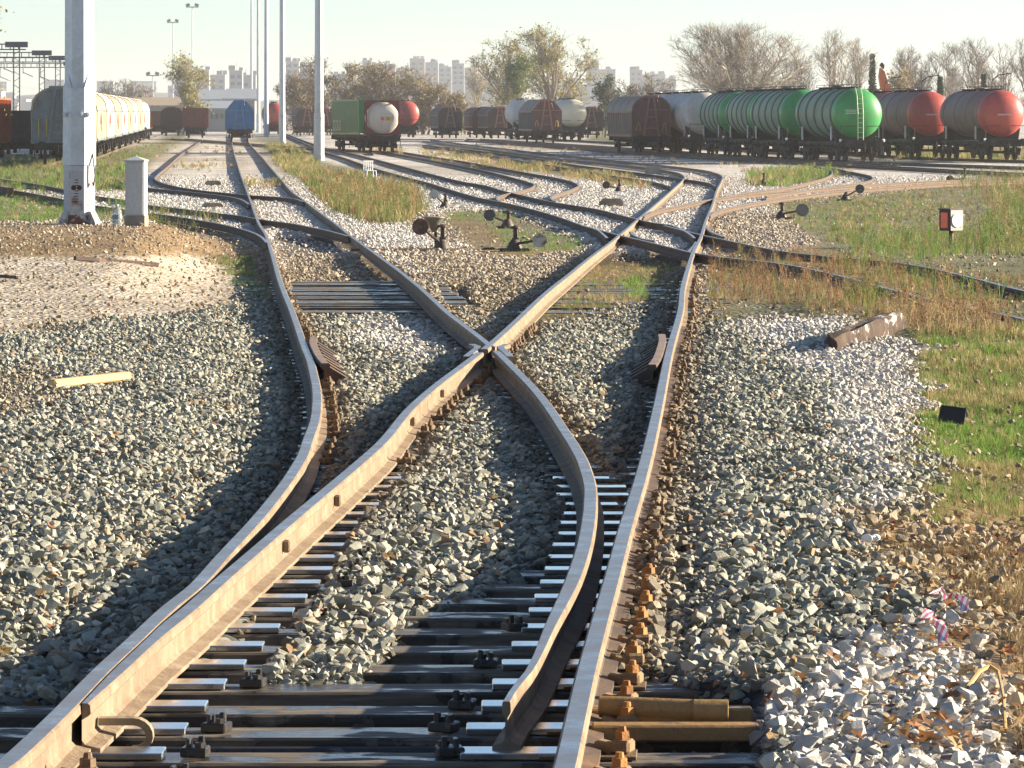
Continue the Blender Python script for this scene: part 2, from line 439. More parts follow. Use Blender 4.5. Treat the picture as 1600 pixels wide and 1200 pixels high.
Z_BARE0 = [(-40,1110),(60,1096),(130,1110),(330,1060),(410,960),(470,880),(560,780),(600,735),(575,790),(520,880),(460,985),(400,1070),(440,1085),(560,1075),(605,1030),(640,985),(700,958),(770,925),(860,880),(905,790),(940,760),(960,800),(935,985),(925,1060),(1190,1070),(1195,1250),(-40,1250)]
# ------------------------------------------------------------------ ground sheet
def bare_at(px, py):
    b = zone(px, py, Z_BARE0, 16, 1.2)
    far = np.maximum.reduce([zone(px, py, z, 8, 2.5) for z in (Z_BARE1, Z_BARE2, Z_BARE3, Z_BARE4)]+[.6*zone(px, py, Z_BARE5, 8, 2.5)])
    return b, far
def soil(X, Y, Z):
    """the colour of what lies on the ground at these points, and how much grass grows there"""
    px, py = to_px(X, Y, Z)
    k = np.clip(60/Y, .15, 3)
    jx = 26*wob(X, Y, 1.3, 1)*k + 14*wob(X, Y, 4.7, 2)*k; jy = (6*wob(X, Y, 1.1, 8) + 3*wob(X, Y, 5.3, 9))*k
    qx, qy = px+jx, py+jy
    mix = lambda c, t, a: c*(1-a[:, None]) + np.array(t)[None, :]*a[:, None]
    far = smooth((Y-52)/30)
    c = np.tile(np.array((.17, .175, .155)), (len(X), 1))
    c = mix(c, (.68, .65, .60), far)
    nr = np.full(len(X), 9.0)
    for r in RAILS:
        inr = (Y > r.Y[0]) & (Y < r.Y[-1]); nr = np.minimum(nr, np.where(inr, np.abs(X-r.x(np.clip(Y, r.Y[0], r.Y[-1]))), 9))
    c = mix(c, (.33, .29, .24), far*(1-smooth((nr-.35)/.5))*.55*(.7+.5*wob(X, Y, .8, 17)).clip(0, 1))
    c = mix(c, (.36, .33, .28), smooth((Y-180)/60)*smooth((wob(X, Y*.35, .12, 19)-.05)/.5)*.6)
    c = mix(c, (.24, .19, .13), far*smooth((wob(X, Y, .35, 11)-.25)/.6)*.5)
    green = np.zeros(len(X))
    for zp in Z_GREEN: green = np.maximum(green, zone(qx, qy, zp, 10, 2.5))
    sandy = np.maximum(zone(qx, qy, Z_SAND, 14, 2.5), .65*zone(qx, qy, Z_SAND2, 16, 2.0))
    dry = zone(qx, qy, Z_DRY, 8, 3.0); dirt = zone(qx, qy, Z_DIRT, 25, 1.2); brown = np.maximum.reduce([zone(qx, qy, Z_BROWN, 12, 2.5)]+[.85*zone(qx, qy, z, 14, 2.5) for z in Z_BROWN2])
    white = np.maximum.reduce([zone(qx, qy, z, 22, 1.5) for z in (Z_WHITE, Z_WHITE2, Z_WHITE3)])
    c = mix(c, (.50, .49, .47), white*(1-far))
    c = mix(c, (.54, .48, .39), sandy)
    c = mix(c, (.30, .215, .125), dry)
    c = mix(c, (.15, .15, .06), green*.85)
    c = mix(c, (.26, .18, .10), np.maximum(brown*.8, dirt*.85))
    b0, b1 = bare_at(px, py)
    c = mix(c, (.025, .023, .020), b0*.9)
    c = mix(c, (.10, .075, .045), b1*.8)
    return c, green, np.stack([sandy, dry, dirt, brown, white, b0, b1], 1), far
def gz_full(X, Y):
    z = ground_z(X, Y); px, py = to_px(X, Y, z); b0, b1 = bare_at(px, py)
    return z - .10*b0 - .07*b1
rows = [2.0]
while rows[-1] < 5000: rows.append(rows[-1] + max(.12, rows[-1]*.0085))
rows = np.array(rows); NC = 241
u = np.linspace(-1, 1, NC); u = np.sign(u)*np.abs(u)**1.6
YY = np.repeat(rows, NC); XX = (np.outer(5.5 + .36*rows, u)).ravel()
ZZ = gz_full(XX, YY)
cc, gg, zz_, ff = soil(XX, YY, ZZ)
i = np.arange((len(rows)-1)*(NC-1)); r_, c_ = i//(NC-1), i % (NC-1)
a0 = r_*NC+c_
QQ = np.stack([a0, a0+1, a0+NC+1, a0+NC], 1)
gm, t, p, out = nodes_of('soil and gravel')
at = t.nodes.new('ShaderNodeAttribute'); at.attribute_name = 'soil'
ge = t.nodes.new('ShaderNodeNewGeometry')
pos = ge.outputs['Position']
vo = t.nodes.new('ShaderNodeTexVoronoi'); vo.inputs['Scale'].default_value = 15; t.links.new(pos, vo.inputs['Vector'])
sp = t.nodes.new('ShaderNodeSeparateColor'); t.links.new(vo.outputs['Color'], sp.inputs[0])
peb = ramp(t, sp.outputs[0], [(.0, (.38,.37,.36)), (.45, (.85,.84,.82)), (.8, (1.15,1.14,1.12)), (1, (1.5,1.48,1.44))])
c1 = mixc(t, 1.0, at.outputs['Color'], peb, 'MULTIPLY')
big = noise(t, pos, .55, 6, .62)
c1 = mixc(t, .75, c1, ramp(t, big, [(.32, (.66,.62,.56)), (.6, (1.08,1.08,1.08))]), 'MULTIPLY')
t.links.new(c1, p.inputs['Base Color']); p.inputs['Roughness'].default_value = .95; p.inputs['Specular IOR Level'].default_value = .15
bp = t.nodes.new('ShaderNodeBump'); bp.inputs['Strength'].default_value = .9; bp.inputs['Distance'].default_value = .03
t.links.new(vo.outputs['Distance'], bp.inputs['Height']); bp.invert = True
t.links.new(bp.outputs[0], p.inputs['Normal'])
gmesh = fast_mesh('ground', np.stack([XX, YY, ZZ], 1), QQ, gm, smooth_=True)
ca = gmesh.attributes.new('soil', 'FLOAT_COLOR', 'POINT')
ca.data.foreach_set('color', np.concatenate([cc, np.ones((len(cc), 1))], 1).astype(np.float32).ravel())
tag(link('ground', gmesh), 'gravel and sandy soil of the rail yard with weedy patches', 'ground', None, 'structure')

# ------------------------------------------------------------------ rails
M_steel = mat('worn rail head', (.42,.415,.41), .34, (.33,.31,.29), 3.0, metal=.8, stain=(.22,.16,.11), stain_scale=4, stain_lo=.6, stain_hi=.85, rough_var=.1)
M_rust = mat('rusty rail side', (.30,.225,.145), .8, (.17,.115,.07), 2.5, stain=(.10,.065,.04), stain_scale=3, stain_lo=.56, stain_hi=.75, bump=.5, bscale=40, streak=((.36,.29,.20), .6))
M_rustfar = mat('rail side rust with painted shade', (.165,.115,.075), .85, (.09,.06,.04), 2.0, stain=(.06,.04,.03), stain_scale=2)  # darker copy of the rail rust: shade on far rail sides painted into the colour
M_rustd = mat('dark rusty steel', (.13,.085,.055), .75, (.06,.045,.035), 3, stain=(.2,.11,.05), bump=.4)
PROF = [(-.027,0),(.027,0),(.034,-.006),(.036,-.030),(.030,-.037),(.009,-.049),(.008,-.110),(.020,-.122),(.065,-.133),(.065,-.148),(-.065,-.148),(-.065,-.133),(-.020,-.122),(-.008,-.110),(-.009,-.049),(-.030,-.037),(-.036,-.030),(-.034,-.006)]
def sweep(name, rail, Y0, Y1, parent, lo=None, hi=None, dz=0.0, mats=None, headw=None, footm=None):
    Ys = [Y0]
    while Ys[-1] < Y1: Ys.append(Ys[-1] + max(.25, Ys[-1]*.010))
    Ys[-1] = Y1; Ys = np.array(Ys)
    Xs = rail.x(Ys); Zs = zr(Ys)+dz
    sl = np.gradient(Xs, Ys); nx, ny = 1/np.sqrt(1+sl**2), -sl/np.sqrt(1+sl**2)
    P = np.array(PROF); n = len(P)
    px = np.tile(P[:, 0], (len(Ys), 1))
    if headw is not None: px = np.where(P[None, :, 1] > -.05, px*headw(Ys)[:, None], px*(.45+.55*headw(Ys)[:, None]))
    if lo is not None: px = np.maximum(px, lo(Ys)[:, None])
    if hi is not None: px = np.minimum(px, hi(Ys)[:, None])
    V = np.stack([Xs[:, None]+px*nx[:, None], Ys[:, None]+px*ny[:, None], Zs[:, None]+P[None, :, 1]*np.ones((len(Ys), 1))], 2).reshape(-1, 3)
    k = np.arange((len(Ys)-1)*n); r, c = k//n, k % n
    Q = np.stack([r*n+c, r*n+(c+1) % n, (r+1)*n+(c+1) % n, (r+1)*n+c], 1)
    mi = np.where(c == 0, 1, 0)
    if footm is not None: mi = np.where((c >= 5) & (c <= 12), 2, mi)
    mb = MB(); mb.v = [tuple(x) for x in V]; mb.f = [tuple(q) for q in Q]; mb.m = list(mi)
    mb.f += [tuple(reversed(range(n))), tuple(range((len(Ys)-1)*n, len(Ys)*n))]; mb.m += [0, 0]
    o = mb.build(name, (mats or [M_rust, M_steel])+([footm] if footm is not None else []), parent, 30)
    return o
YF = 44.0      # where the turnout in front ends and the two tracks run on
turnout = thing('railway_turnout', 'worn railway turnout whose rails cross at a frog over grey ballast', 'railway turnout', (0, 12, 0))
turnout.location = (0, 0, 0)
sweep('stock_rail', T1L, 9.0, YF, turnout)
sweep('stock_rail', R1R, 9.0, YF, turnout, footm=M_rustd)
toeL, toeR = float(row_to_Y(1099)), float(row_to_Y(1096))
Yfrog = float(row_to_Y(544))
sepL = lambda Y: R1L.x(Y)-T1L.x(Y)
sepR = lambda Y: R1R.x(Y)-T1R.x(Y)
bl = sweep('switch_blade', R1L, toeL, Yfrog-.75, turnout, lo=lambda Y: np.minimum(.038-sepL(Y), .02))
br = sweep('switch_blade', T1R, toeR, Yfrog-.45, turnout, headw=lambda Y: .36+.64*smooth((Y-toeR)/4.5))
# frog: two rails run into a point, wing pieces beside them
fr = MB()
sweep('frog_rail', R1L, Yfrog-.15, YF, turnout)
sweep('frog_rail', T1R, Yfrog+.35, YF, turnout)
fx = float(R1L.x(Yfrog))
for sgn, rail in ((1, T1R), (-1, R1L)):
    oth = T1R if sgn < 0 else R1L
    wr = Rail(YX=(np.array([Yfrog-1.2, Yfrog-.4, Yfrog+.5, Yfrog+1.0]), np.array([float(rail.x(Yfrog-1.2))+sgn*.076, float(rail.x(Yfrog-.4))+sgn*.08, float(oth.x(Yfrog+.5))+sgn*.10, float(oth.x(Yfrog+1.0))+sgn*.125])))
    sweep('wing_rail', wr, Yfrog-1.2, Yfrog+1.0, turnout, dz=-.010)
# short check rails with ribbed chairs
M_wornbrown = mat('worn brown steel top', (.34,.25,.19), .6, (.22,.15,.11), 3)
def check_rail(ref, side, ya, yb):
    Ya, Yb = float(row_to_Y(ya)), float(row_to_Y(yb)); mid = (Ya+Yb)/2
    ys = np.linspace(Ya, Yb, 7); xs = ref.x(ys)+side*(.075+.03*np.abs((ys-mid)/(Yb-Ya)*2)**3)
    o = sweep('check_rail', Rail(YX=(ys, xs)), Ya, Yb, turnout, dz=.012, mats=[M_rustd, M_wornbrown])
    for y in np.arange(Ya+.3, Yb-.1, .6):
        x = float(ref.x(y))+side*.19
        m = MB(); m.prism([(-.10,-.16),(.12,-.16),(.12,-.13),(-.06,-.02),(-.10,-.02)], -.07, .07)
        if side < 0: m.v = [(-a, b, c) for a, b, c in m.v]
        m.build('chair_rib', M_rustd, o, None, (x, y, float(zr(y))))
check_rail(T1L, 1, 570, 528)
check_rail(R1R, -1, 572, 524)
# rails of every other track
def track(label, L, R, Y0, Y1, Y0r=None, Y1r=None, lo=None, hi=None, name='railway_track', cat='railway track', far=True):
    tr = thing(name, label, cat, (0, 0, 0))
    a = sweep('rail', L, max(Y0, L.Y[0]), min(Y1, L.Y[-1]), tr, mats=[M_rustfar, M_steel] if far else None)
    b = sweep('rail', R, max(Y0r or Y0, R.Y[0]), min(Y1r or Y1, R.Y[-1]), tr, mats=[M_rustfar, M_steel] if far else None)
    return tr
trk_T1 = track('long track running straight to the blue covered wagon', T1L, T1R, YF+.004, 560, far=False)
trk_R1 = track('track from the front turnout bending off behind the double slip', R1L, R1R, YF+.004, 480, far=False)
trk_T2 = track('branch track curving off past the grey mast and the white cabinet', T2L, T2R, float(row_to_Y(379)), 400)
trk_T3 = track('siding that swings out beside the blue wagon line to the rust-red open wagon', T3L, T3R, float(row_to_Y(319)), 178, None, 600)
trk_T5 = track('track curving away past the slim white lamp masts', T5L, T5R, float(row_to_Y(372)), 700)
trk_S1 = track('siding with a tight double bend leading to the white tank container', S1L, S1R, float(row_to_Y(314)), 420)
trk_L6 = track('siding leaving the bent track beyond the rounded concrete block', L6L, L6R, float(row_to_Y(291)), 420)
trk_T6 = track('sunlit track swinging out to the tall weeds past the point levers', T6L, T6R, float(row_to_Y(338)), 220)
trk_T7 = track('short curved siding looping through grass below the green tank wagons', T7L, T7R, float(row_to_Y(307)), 260)
trk_A = track('overgrown track crossing the double slip into the dry red weeds', AL, AR, 33, float(row_to_Y(352)))
def straight_track(label, pts, group=None):
    ys = np.array([q[1] for q in pts]); xs = np.array([q[0] for q in pts])
    c = Rail(YX=(ys, xs)); tr = thing('railway_track', label, 'railway track', (0, 0, 0), 0, group)
    sweep('rail', c.off(-G/2), ys[0], ys[-1], tr, mats=[M_rustfar, M_steel]); sweep('rail', c.off(G/2), ys[0], ys[-1], tr, mats=[M_rustfar, M_steel])
    return c
# wing pieces at the double slip
for px in ([(985,361),(990,366),(1003,372),(1020,375)], [(1103,351),(1106,357),(1114,363),(1130,369)], [(1075,393),(1082,386),(1086,381),(1088,377)]):
    r = Rail(px); sweep('wing_rail', r, float(r.Y[0]), float(r.Y[-1]), trk_R1, dz=-.006)

# ------------------------------------------------------------------ sleepers, plates, bolts
M_wood, t, p, out = nodes_of('weathered sleeper timber')
tc = t.nodes.new('ShaderNodeTexCoord'); oi = t.nodes.new('ShaderNodeObjectInfo')
va = t.nodes.new('ShaderNodeVectorMath'); va.operation = 'ADD'
ge = t.nodes.new('ShaderNodeNewGeometry'); t.links.new(ge.outputs['Position'], va.inputs[0]); va.inputs[1].default_value = (3, 1, 2)
vec = va.outputs[0]
gr = noise(t, mapped(t, vec, (2.0, 26, 26)), 1.5, 6, .7)
col = ramp(t, gr, [(.25, (.035,.027,.020)), (.5, (.135,.11,.078)), (.75, (.28,.235,.17))])
oil = noise(t, mapped(t, vec, (1, 2.5, 1)), 3.2, 5, .6)
col = mixc(t, ramp(t, oil, [(.47, 0.0), (.55, .85)]), col, (.03, .026, .022))
t.links.new(col, p.inputs['Base Color'])
t.links.new(ramp(t, oil, [(.47, .85), (.55, .13)]), p.inputs['Roughness'])
bp = t.nodes.new('ShaderNodeBump'); bp.inputs['Strength'].default_value = .3; bp.inputs['Distance'].default_value = .008
t.links.new(gr, bp.inputs['Height']); t.links.new(bp.outputs[0], p.inputs['Normal'])
M_plate = mat('greased slide plate', (.85,.85,.84), .14, (.66,.65,.64), 6, metal=.9, stain=(.03,.025,.02), stain_scale=14, stain_lo=.62, stain_hi=.68, rough_var=.06)
M_oily = mat('oily black iron', (.05,.045,.04), .35, (.025,.022,.02), 8, stain=(.16,.13,.09), stain_scale=9, stain_lo=.6, stain_hi=.75, rough_var=.15)
M_nut = mat('orange rusted nut', (.50,.235,.055), .75, (.30,.12,.03), 12, bump=.4)
M_clip = mat('tan rusted clip', (.33,.21,.10), .75, (.17,.10,.05), 9, bump=.4)
M_boltb = mat('brown rusted bolt', (.21,.135,.07), .8, (.10,.065,.035), 9, bump=.4)
sl_me = MB().box((0,0,0), (1, .235, .15), bev=.008).mesh('sleeper', M_wood)
pl_me = MB().box((.005,0,0), (.33, .16, .012), bev=.002).mesh('base_plate', M_boltb)
sp_me = MB().box((0,0,0), (.30, .15, .020), bev=.003).mesh('slide_plate', M_plate)
b = MB(); b.box((0,0,.022), (.062,.075,.040), bev=.008); b.box((-.05,0,.018), (.06,.07,.03), ry=.25, bev=.005); b.cyl((.0,0,.036),(.0,0,.066), .025, .023, 6); b.cyl((0,0,.066),(0,0,.082), .014, .011, 8)
bolt_me = b.mesh('rail_bolt', M_clip); bolt_me.materials.append(M_nut)
bolt_me.polygons.foreach_set('material_index', [1 if pl.center.z > .045 else 0 for pl in bolt_me.polygons])
bolt2_me = b.mesh('rail_bolt', M_boltb)
b = MB(); b.box((0,0,.02), (.10,.10,.04), bev=.006); b.box((-.022,0,.048), (.018,.06,.05), bev=.004); b.box((.022,.012,.052), (.022,.028,.06), bev=.004); b.cyl((.022,-.02,.03),(.022,-.02,.06), .022, .022, 6)
b.v = [(x*.8, y*.8, z*.72) for x, y, z in b.v]
clamp_me = b.mesh('chair_clamp', M_oily)
ys = []; y = 9.75
while y < 62: ys.append(y); y += .572
ROT = lambda s: -math.atan(s)
for k, y in enumerate(ys):
    y += random.uniform(-.025, .025); zt = float(zr(y)); dz = -.160-.075+(random.uniform(-.016, .010) if y > 40 else random.uniform(-.004, 0))
    spans = [(T1L, R1R)] if y < 37 else [(T1L, T1R), (R1L, R1R)]
    for A, B in spans:
        xa, xb = float(A.x(y))-.53-random.uniform(0,.06), float(B.x(y))+.53+random.uniform(0,.07)
        par = turnout if y < YF else (trk_T1 if A is T1L else trk_R1)
        s = link('sleeper', sl_me, par, ((xa+xb)/2, y, zt+dz), ((random.uniform(-.03, .05) if y > 40 else 0), 0, random.uniform(-.006, .006)), (xb-xa, random.uniform(.9, 1.06), 1))
        S = Matrix.LocRotScale(s.location, Euler(s.rotation_euler), s.scale).inverted()
        def on(name, me, x, yy, z, rz=0, sx=1.0):
            o = bpy.data.objects.new(name, me); COL.objects.link(o); o.parent = s
            o.matrix_parent_inverse = S; o.location = (x, yy, z); o.rotation_euler = (0, 0, rz); o.scale = (sx, 1, 1); return o
        top = zt-.160
        rails = [r for r in (T1L, R1L, T1R, R1R) if r in (A, B) or (y < 37)]
        for r in rails:
            if r is R1L and y < toeL+.1 or r is T1R and y < toeR+.1: continue
            x = float(r.x(y)); sl = float((r.x(y+.2)-r.x(y-.2))/.4); a = ROT(sl)
            isblade = (r is R1L and y < 24.5) or (r is T1R and y < 24)
            if y > 30 and not (r is R1R or y < YF): continue
            if not isblade and y < 21 and not (r is T1L and y < 24.5):
                on('base_plate', pl_me, x, y, top+.006, a)
            if isblade: continue
            for sd in (-1, 1):
                if y < 24.5 and ((r is T1L and sd > 0 and y > toeL-.1) or (r is R1R and sd < 0)):
                    continue
                if y > 34 and sd < 0: continue
                if r is T1L and sd < 0 or (y > 19 and random.random() < .3) or (y > 23 and (r is T1R or (r is R1R and sd < 0) or (r is R1L and sd < 0) or (r is R1R and random.random() < .35))): continue
                on('rail_bolt', bolt_me if (r is R1R and sd > 0 and y < 18.5) else bolt2_me, x+sd*.125+random.uniform(-.008,.008), y+random.uniform(-.015,.015), top+.010, a+(0 if sd > 0 else math.pi)+random.uniform(-.25,.25), 1.0 if y < 21 else .7)
        if y < 24.5:
            xs_ = float(R1L.x(y)) if y > toeL else float(T1L.x(y))+.04
            on('slide_plate', sp_me, xs_+.10, y, top+.010, 0)
            if random.random() < .8: on('chair_clamp', clamp_me, xs_+.34, y+.01, top, random.uniform(-.3,.3))
            xq = float(T1R.x(y)) if y > toeR else float(R1R.x(y))-.18
            gapw = float(R1R.x(y))-xq
            on('slide_plate', sp_me, xq-.02+gapw*.2, y, top+.010, 0, 1.25)
            if random.random() < .7: on('chair_clamp', clamp_me, xq-.22+random.uniform(-.02,.02), y+.02, top, math.pi+random.uniform(-.4,.4))
# the hooked clamp and the blade's foot block near the toe
M_tan = mat('tan rusted bracket', (.40,.32,.21), .75, (.26,.19,.11), 6, bump=.4)
yb = float(row_to_Y(1078)); xb = float(R1L.x(yb)); zb = float(zr(yb))
hk = MB(); pc_ = [(.015, -.082)]
for q in range(11):
    a = math.pi/2 - q*math.pi/10*1.05
    pc_.append((.12+.060*math.cos(a), -.137+.055*math.sin(a)))
inn = [(.015, -.104)] + [(.12+.038*math.cos(math.pi/2-q*math.pi/10*1.05), -.137+.033*math.sin(math.pi/2-q*math.pi/10*1.05)) for q in range(11)]
for q in range(len(pc_)-1):
    hk.prism([(xb+pc_[q][0], zb+pc_[q][1]), (xb+pc_[q+1][0], zb+pc_[q+1][1]), (xb+inn[q+1][0], zb+inn[q+1][1]), (xb+inn[q][0], zb+inn[q][1])], yb-.025, yb+.025)
hk.build('hook_clamp', M_tan, turnout)
# distance studs bolted in the web of the blade
for yy in (row_to_Y(826), row_to_Y(758), row_to_Y(640), row_to_Y(598)):
    yy = float(yy); x = float(R1L.x(yy))
    MB().box((x+.025, yy, float(zr(yy))-.075), (.035, .035, .055), bev=.008).build('web_stud', M_rust, turnout)
# stretcher bars and the drive rod with its tan cylinder
for yy in (row_to_Y(1055), row_to_Y(905)):
    yy = float(yy)-.28; xa, xb2 = float(R1L.x(yy)), float(T1R.x(yy))
    MB().cyl((xa, yy, float(zr(yy))-.20), (xb2, yy+.02, float(zr(yy))-.20), .016, n=8).build('stretcher_bar', M_oily, turnout)
M_yel = mat('dusty ochre painted steel', (.45,.27,.085), .6, (.27,.16,.06), 4, stain=(.10,.07,.05), stain_scale=6, bump=.3)
c0, c1 = gp(938, 1150), gp(1150, 1170)
zt = float(zr(c0.y))-.150
cy = MB(); cy.cyl((c0.x, c0.y+.02, zt+.06), (c1.x, c0.y-.06, zt+.055), .034, .034, 14); cy.cyl((c1.x-.10, c0.y-.055, zt+.055), (c1.x+.005, c0.y-.062, zt+.055), .038, .038, 14)
cyl_o = cy.build('drive_cylinder', M_yel, turnout, 40)
for k, (dy, zz) in enumerate(((.16, .0), (-.22, -.0))):
    m = MB(); m.box(((c0.x+c1.x)/2+.03, c0.y+dy, zt+.015), (c1.x-c0.x+.12, .09, .05), bev=.006)
    m.build('drive_beam', M_yel, turnout)
# ------------------------------------------------------------------ ballast stones
def stone_mesh(seed, n=13):
    r = random.Random(seed); bm = bmesh.new()
    for _ in range(n):
        v = Vector((r.gauss(0,1), r.gauss(0,1), r.gauss(0,1))).normalized()*r.uniform(.78, 1.0)
        bm.verts.new((v.x*1.0, v.y*.78, v.z*.62))
    bmesh.ops.convex_hull(bm, input=bm.verts)
    for v in [v for v in bm.verts if not v.link_faces]: bm.verts.remove(v)
    me = bpy.data.meshes.new('stone'); bm.to_mesh(me); bm.free(); me.materials.append(M_stone); return me
M_stone = instanced_mat('ballast stone', .88, .35, 0, 1.6)
protos = [stone_mesh(100+k, 11+k % 5) for k in range(12)]
xs_, ys_, sz_ = [], [], []
Y = 9.6
while Y < 225:
    st = .4 if Y < 70 else 2.0
    wd = .118*Y+.9
    den = 1050+650*float(smooth(np.array((Y-15)/10))) if Y < 34 else 1700*(34/Y)**2.0
    n = int(den*2*wd*st)
    xs_.append(rng.uniform(-wd, wd, n)); ys_.append(rng.uniform(Y, Y+st, n))
    s0 = .0215-.0045*float(smooth(np.array((Y-15)/10))) if Y < 34 else .017*(Y/34)**.55
    s = s0*np.exp(rng.normal(-.06, .42, n)); sz_.append(np.clip(s, s0*.38, s0*2.1))
    Y += st
SX, SY, SS = np.concatenate(xs_), np.concatenate(ys_), np.concatenate(sz_)
gz0 = ground_z(SX, SY); px, py = to_px(SX, SY, gz0)
sc_, sg, sz2, sfar = soil(SX, SY, gz0)
sandy, dry, dirt, brown, white, b0, b1 = sz2.T
keep = np.ones(len(SX), bool)
near_rail = np.full(len(SX), 9.0)
for r in RAILS:
    inr = (SY >= r.Y[0]-.2) & (SY <= r.Y[-1]+.2)
    if r in (R1L,): inr &= SY > toeL
    if r in (T1R,): inr &= SY > toeR
    d = np.where(inr, np.abs(SX-r.x(np.clip(SY, r.Y[0], r.Y[-1]))), 9)
    near_rail = np.minimum(near_rail, d)
rside = (SX > R1R.x(np.clip(SY, 9, 200))) & (SX < R1R.x(np.clip(SY, 9, 200))+.2) & (SY < 44) & (SY > 15)
keep &= near_rail > np.where(rside, .05+SS*.5, .085+SS*.6)
U = rng.uniform(0, 1, len(SX))
keep &= U > .97*np.clip(sandy*1.06, 0, 1)
U = rng.uniform(0, 1, len(SX)); keep &= U > smooth((SY-120)/100)
U = rng.uniform(0, 1, len(SX)); keep &= U > .985*np.maximum(sg, .97*dry)
U = rng.uniform(0, 1, len(SX)); keep &= U > np.maximum(.80*dirt, .66*brown)
U = rng.uniform(0, 1, len(SX)); keep &= U > .93*b1
U = rng.uniform(0, 1, len(SX)); keep &= U > .55*b0
gz = gz_full(SX, SY)
hgt = rng.uniform(-.2, 1.0, len(SX))**1 * np.clip(SS*1.25, .0, .055)
pile = .028*smooth((SY-17)/8)*(1-smooth((SY-38)/8))
SZ = gz + hgt + pile*(near_rail > .2) - .012*(near_rail < .15) + .034*rside
inpit = b0 > .5
# stones between bared sleepers stay below their tops
g = rng.uniform(.55, 1.3, len(SX))[:, None]
tone = np.array((.33,.335,.275))[None, :]*g
k1 = rng.uniform(0, 1, len(SX))
tone = np.where((k1 < .24)[:, None], np.array((.52,.48,.38))[None, :]*g, tone)
tone = np.where(((k1 > .24) & (k1 < .275))[:, None], np.array((.34,.23,.13))[None, :]*g, tone)
wf = np.clip(np.maximum(white*.85, sfar), 0, 1)[:, None]
tone = tone*(1-wf)+wf*np.array((.62,.59,.54))[None, :]*(g*.6+.4)
warm = np.clip(np.maximum.reduce([sg*.85, sandy*.8, dry*.7, dirt*.75, brown*.75]), 0, 1)[:, None]
tone = tone*(1-warm)+warm*np.array((.40,.31,.20))[None, :]*g
rd = (np.clip(1-(near_rail-.10)/.22, 0, 1)*.65*(SY < 70))[:, None]
tone = tone*(1-rd)+rd*np.array((.24,.155,.08))[None, :]*g
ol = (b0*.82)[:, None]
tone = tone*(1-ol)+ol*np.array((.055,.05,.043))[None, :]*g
SX, SY, SZ, SS, tone = SX[keep], SY[keep], SZ[keep], SS[keep], tone[keep]
n = len(SX)
print('stones', n)
fl = rng.uniform(.75, 1.2, (n, 3))*SS[:, None]
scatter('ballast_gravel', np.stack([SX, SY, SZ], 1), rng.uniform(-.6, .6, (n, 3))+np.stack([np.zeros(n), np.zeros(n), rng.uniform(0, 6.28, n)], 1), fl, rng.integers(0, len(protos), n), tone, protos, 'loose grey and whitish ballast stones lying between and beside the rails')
# ------------------------------------------------------------------ wagons
M_black = mat('sooty underframe steel', (.035,.032,.030), .8, (.018,.017,.016), 4, stain=(.09,.06,.04), stain_scale=3)
M_wheel = mat('wheel steel', (.07,.055,.045), .6, (.04,.03,.025), 5, metal=.4)
M_white = mat('dirty white paint', (.62,.60,.55), .5, (.45,.42,.37), 1.2, stain=(.30,.24,.17), stain_scale=2.2, stain_lo=.58, stain_hi=.8)
M_yellow = mat('yellow hand rail paint', (.62,.43,.06), .5, (.45,.3,.05), 4)
wh = MB()
for sx in (-1, 1):
    x = sx*G/2
    wh.lathe([(.12,-.09),(.14,-.07),(.40,-.055),(.46,-.05),(.475,-.06),(.475,-.095),(.455,.02),(.46,.045),(.40,.05),(.14,.07),(.12,.09)] if sx < 0 else [(.12,-.09),(.14,-.07),(.40,-.05),(.46,-.045),(.455,-.02),(.475,.095),(.475,.06),(.46,.05),(.40,.055),(.14,.07),(.12,.09)], 'X', (x, 0, .46), 20)
wh.cyl((-G/2, 0, .46), (G/2, 0, .46), .075, n=10)
wheelset_me = wh.mesh('wheelset', M_wheel, 35)
bu = MB(); bu.cyl((0,0,0),(0,.42,0),.09,.12,10); bu.cyl((0,-.04,0),(0,.02,0),.235,.235,18); bu.box((0,.42,0),(.34,.03,.34))
buffer_me = bu.mesh('buffer', M_black, 35)
ax = MB(); ax.box((0,0,.46),(.22,.30,.30),bev=.03); ax.box((0,0,.74),(.10,1.05,.05)); ax.box((0,0,.68),(.10,.8,.05)); ax.box((0,0,.63),(.10,.5,.05)); ax.cyl((0,-.5,.74),(0,-.5,.95),.04,n=6); ax.cyl((0,.5,.74),(0,.5,.95),.04,n=6)
axlebox_me = ax.mesh('axle_box', M_black)
bg = MB(); bg.box((0,0,.62),(.12,2.6,.22),bev=.03); bg.box((0,-.9,.46),(.2,.34,.34),bev=.03); bg.box((0,.9,.46),(.2,.34,.34),bev=.03); bg.box((0,0,.42),(.18,.7,.3),bev=.03)
for q in (-.2,0,.2): bg.cyl((0,q,.35),(0,q,.8),.07,n=8)
bogie_me = bg.mesh('bogie_frame', M_black)

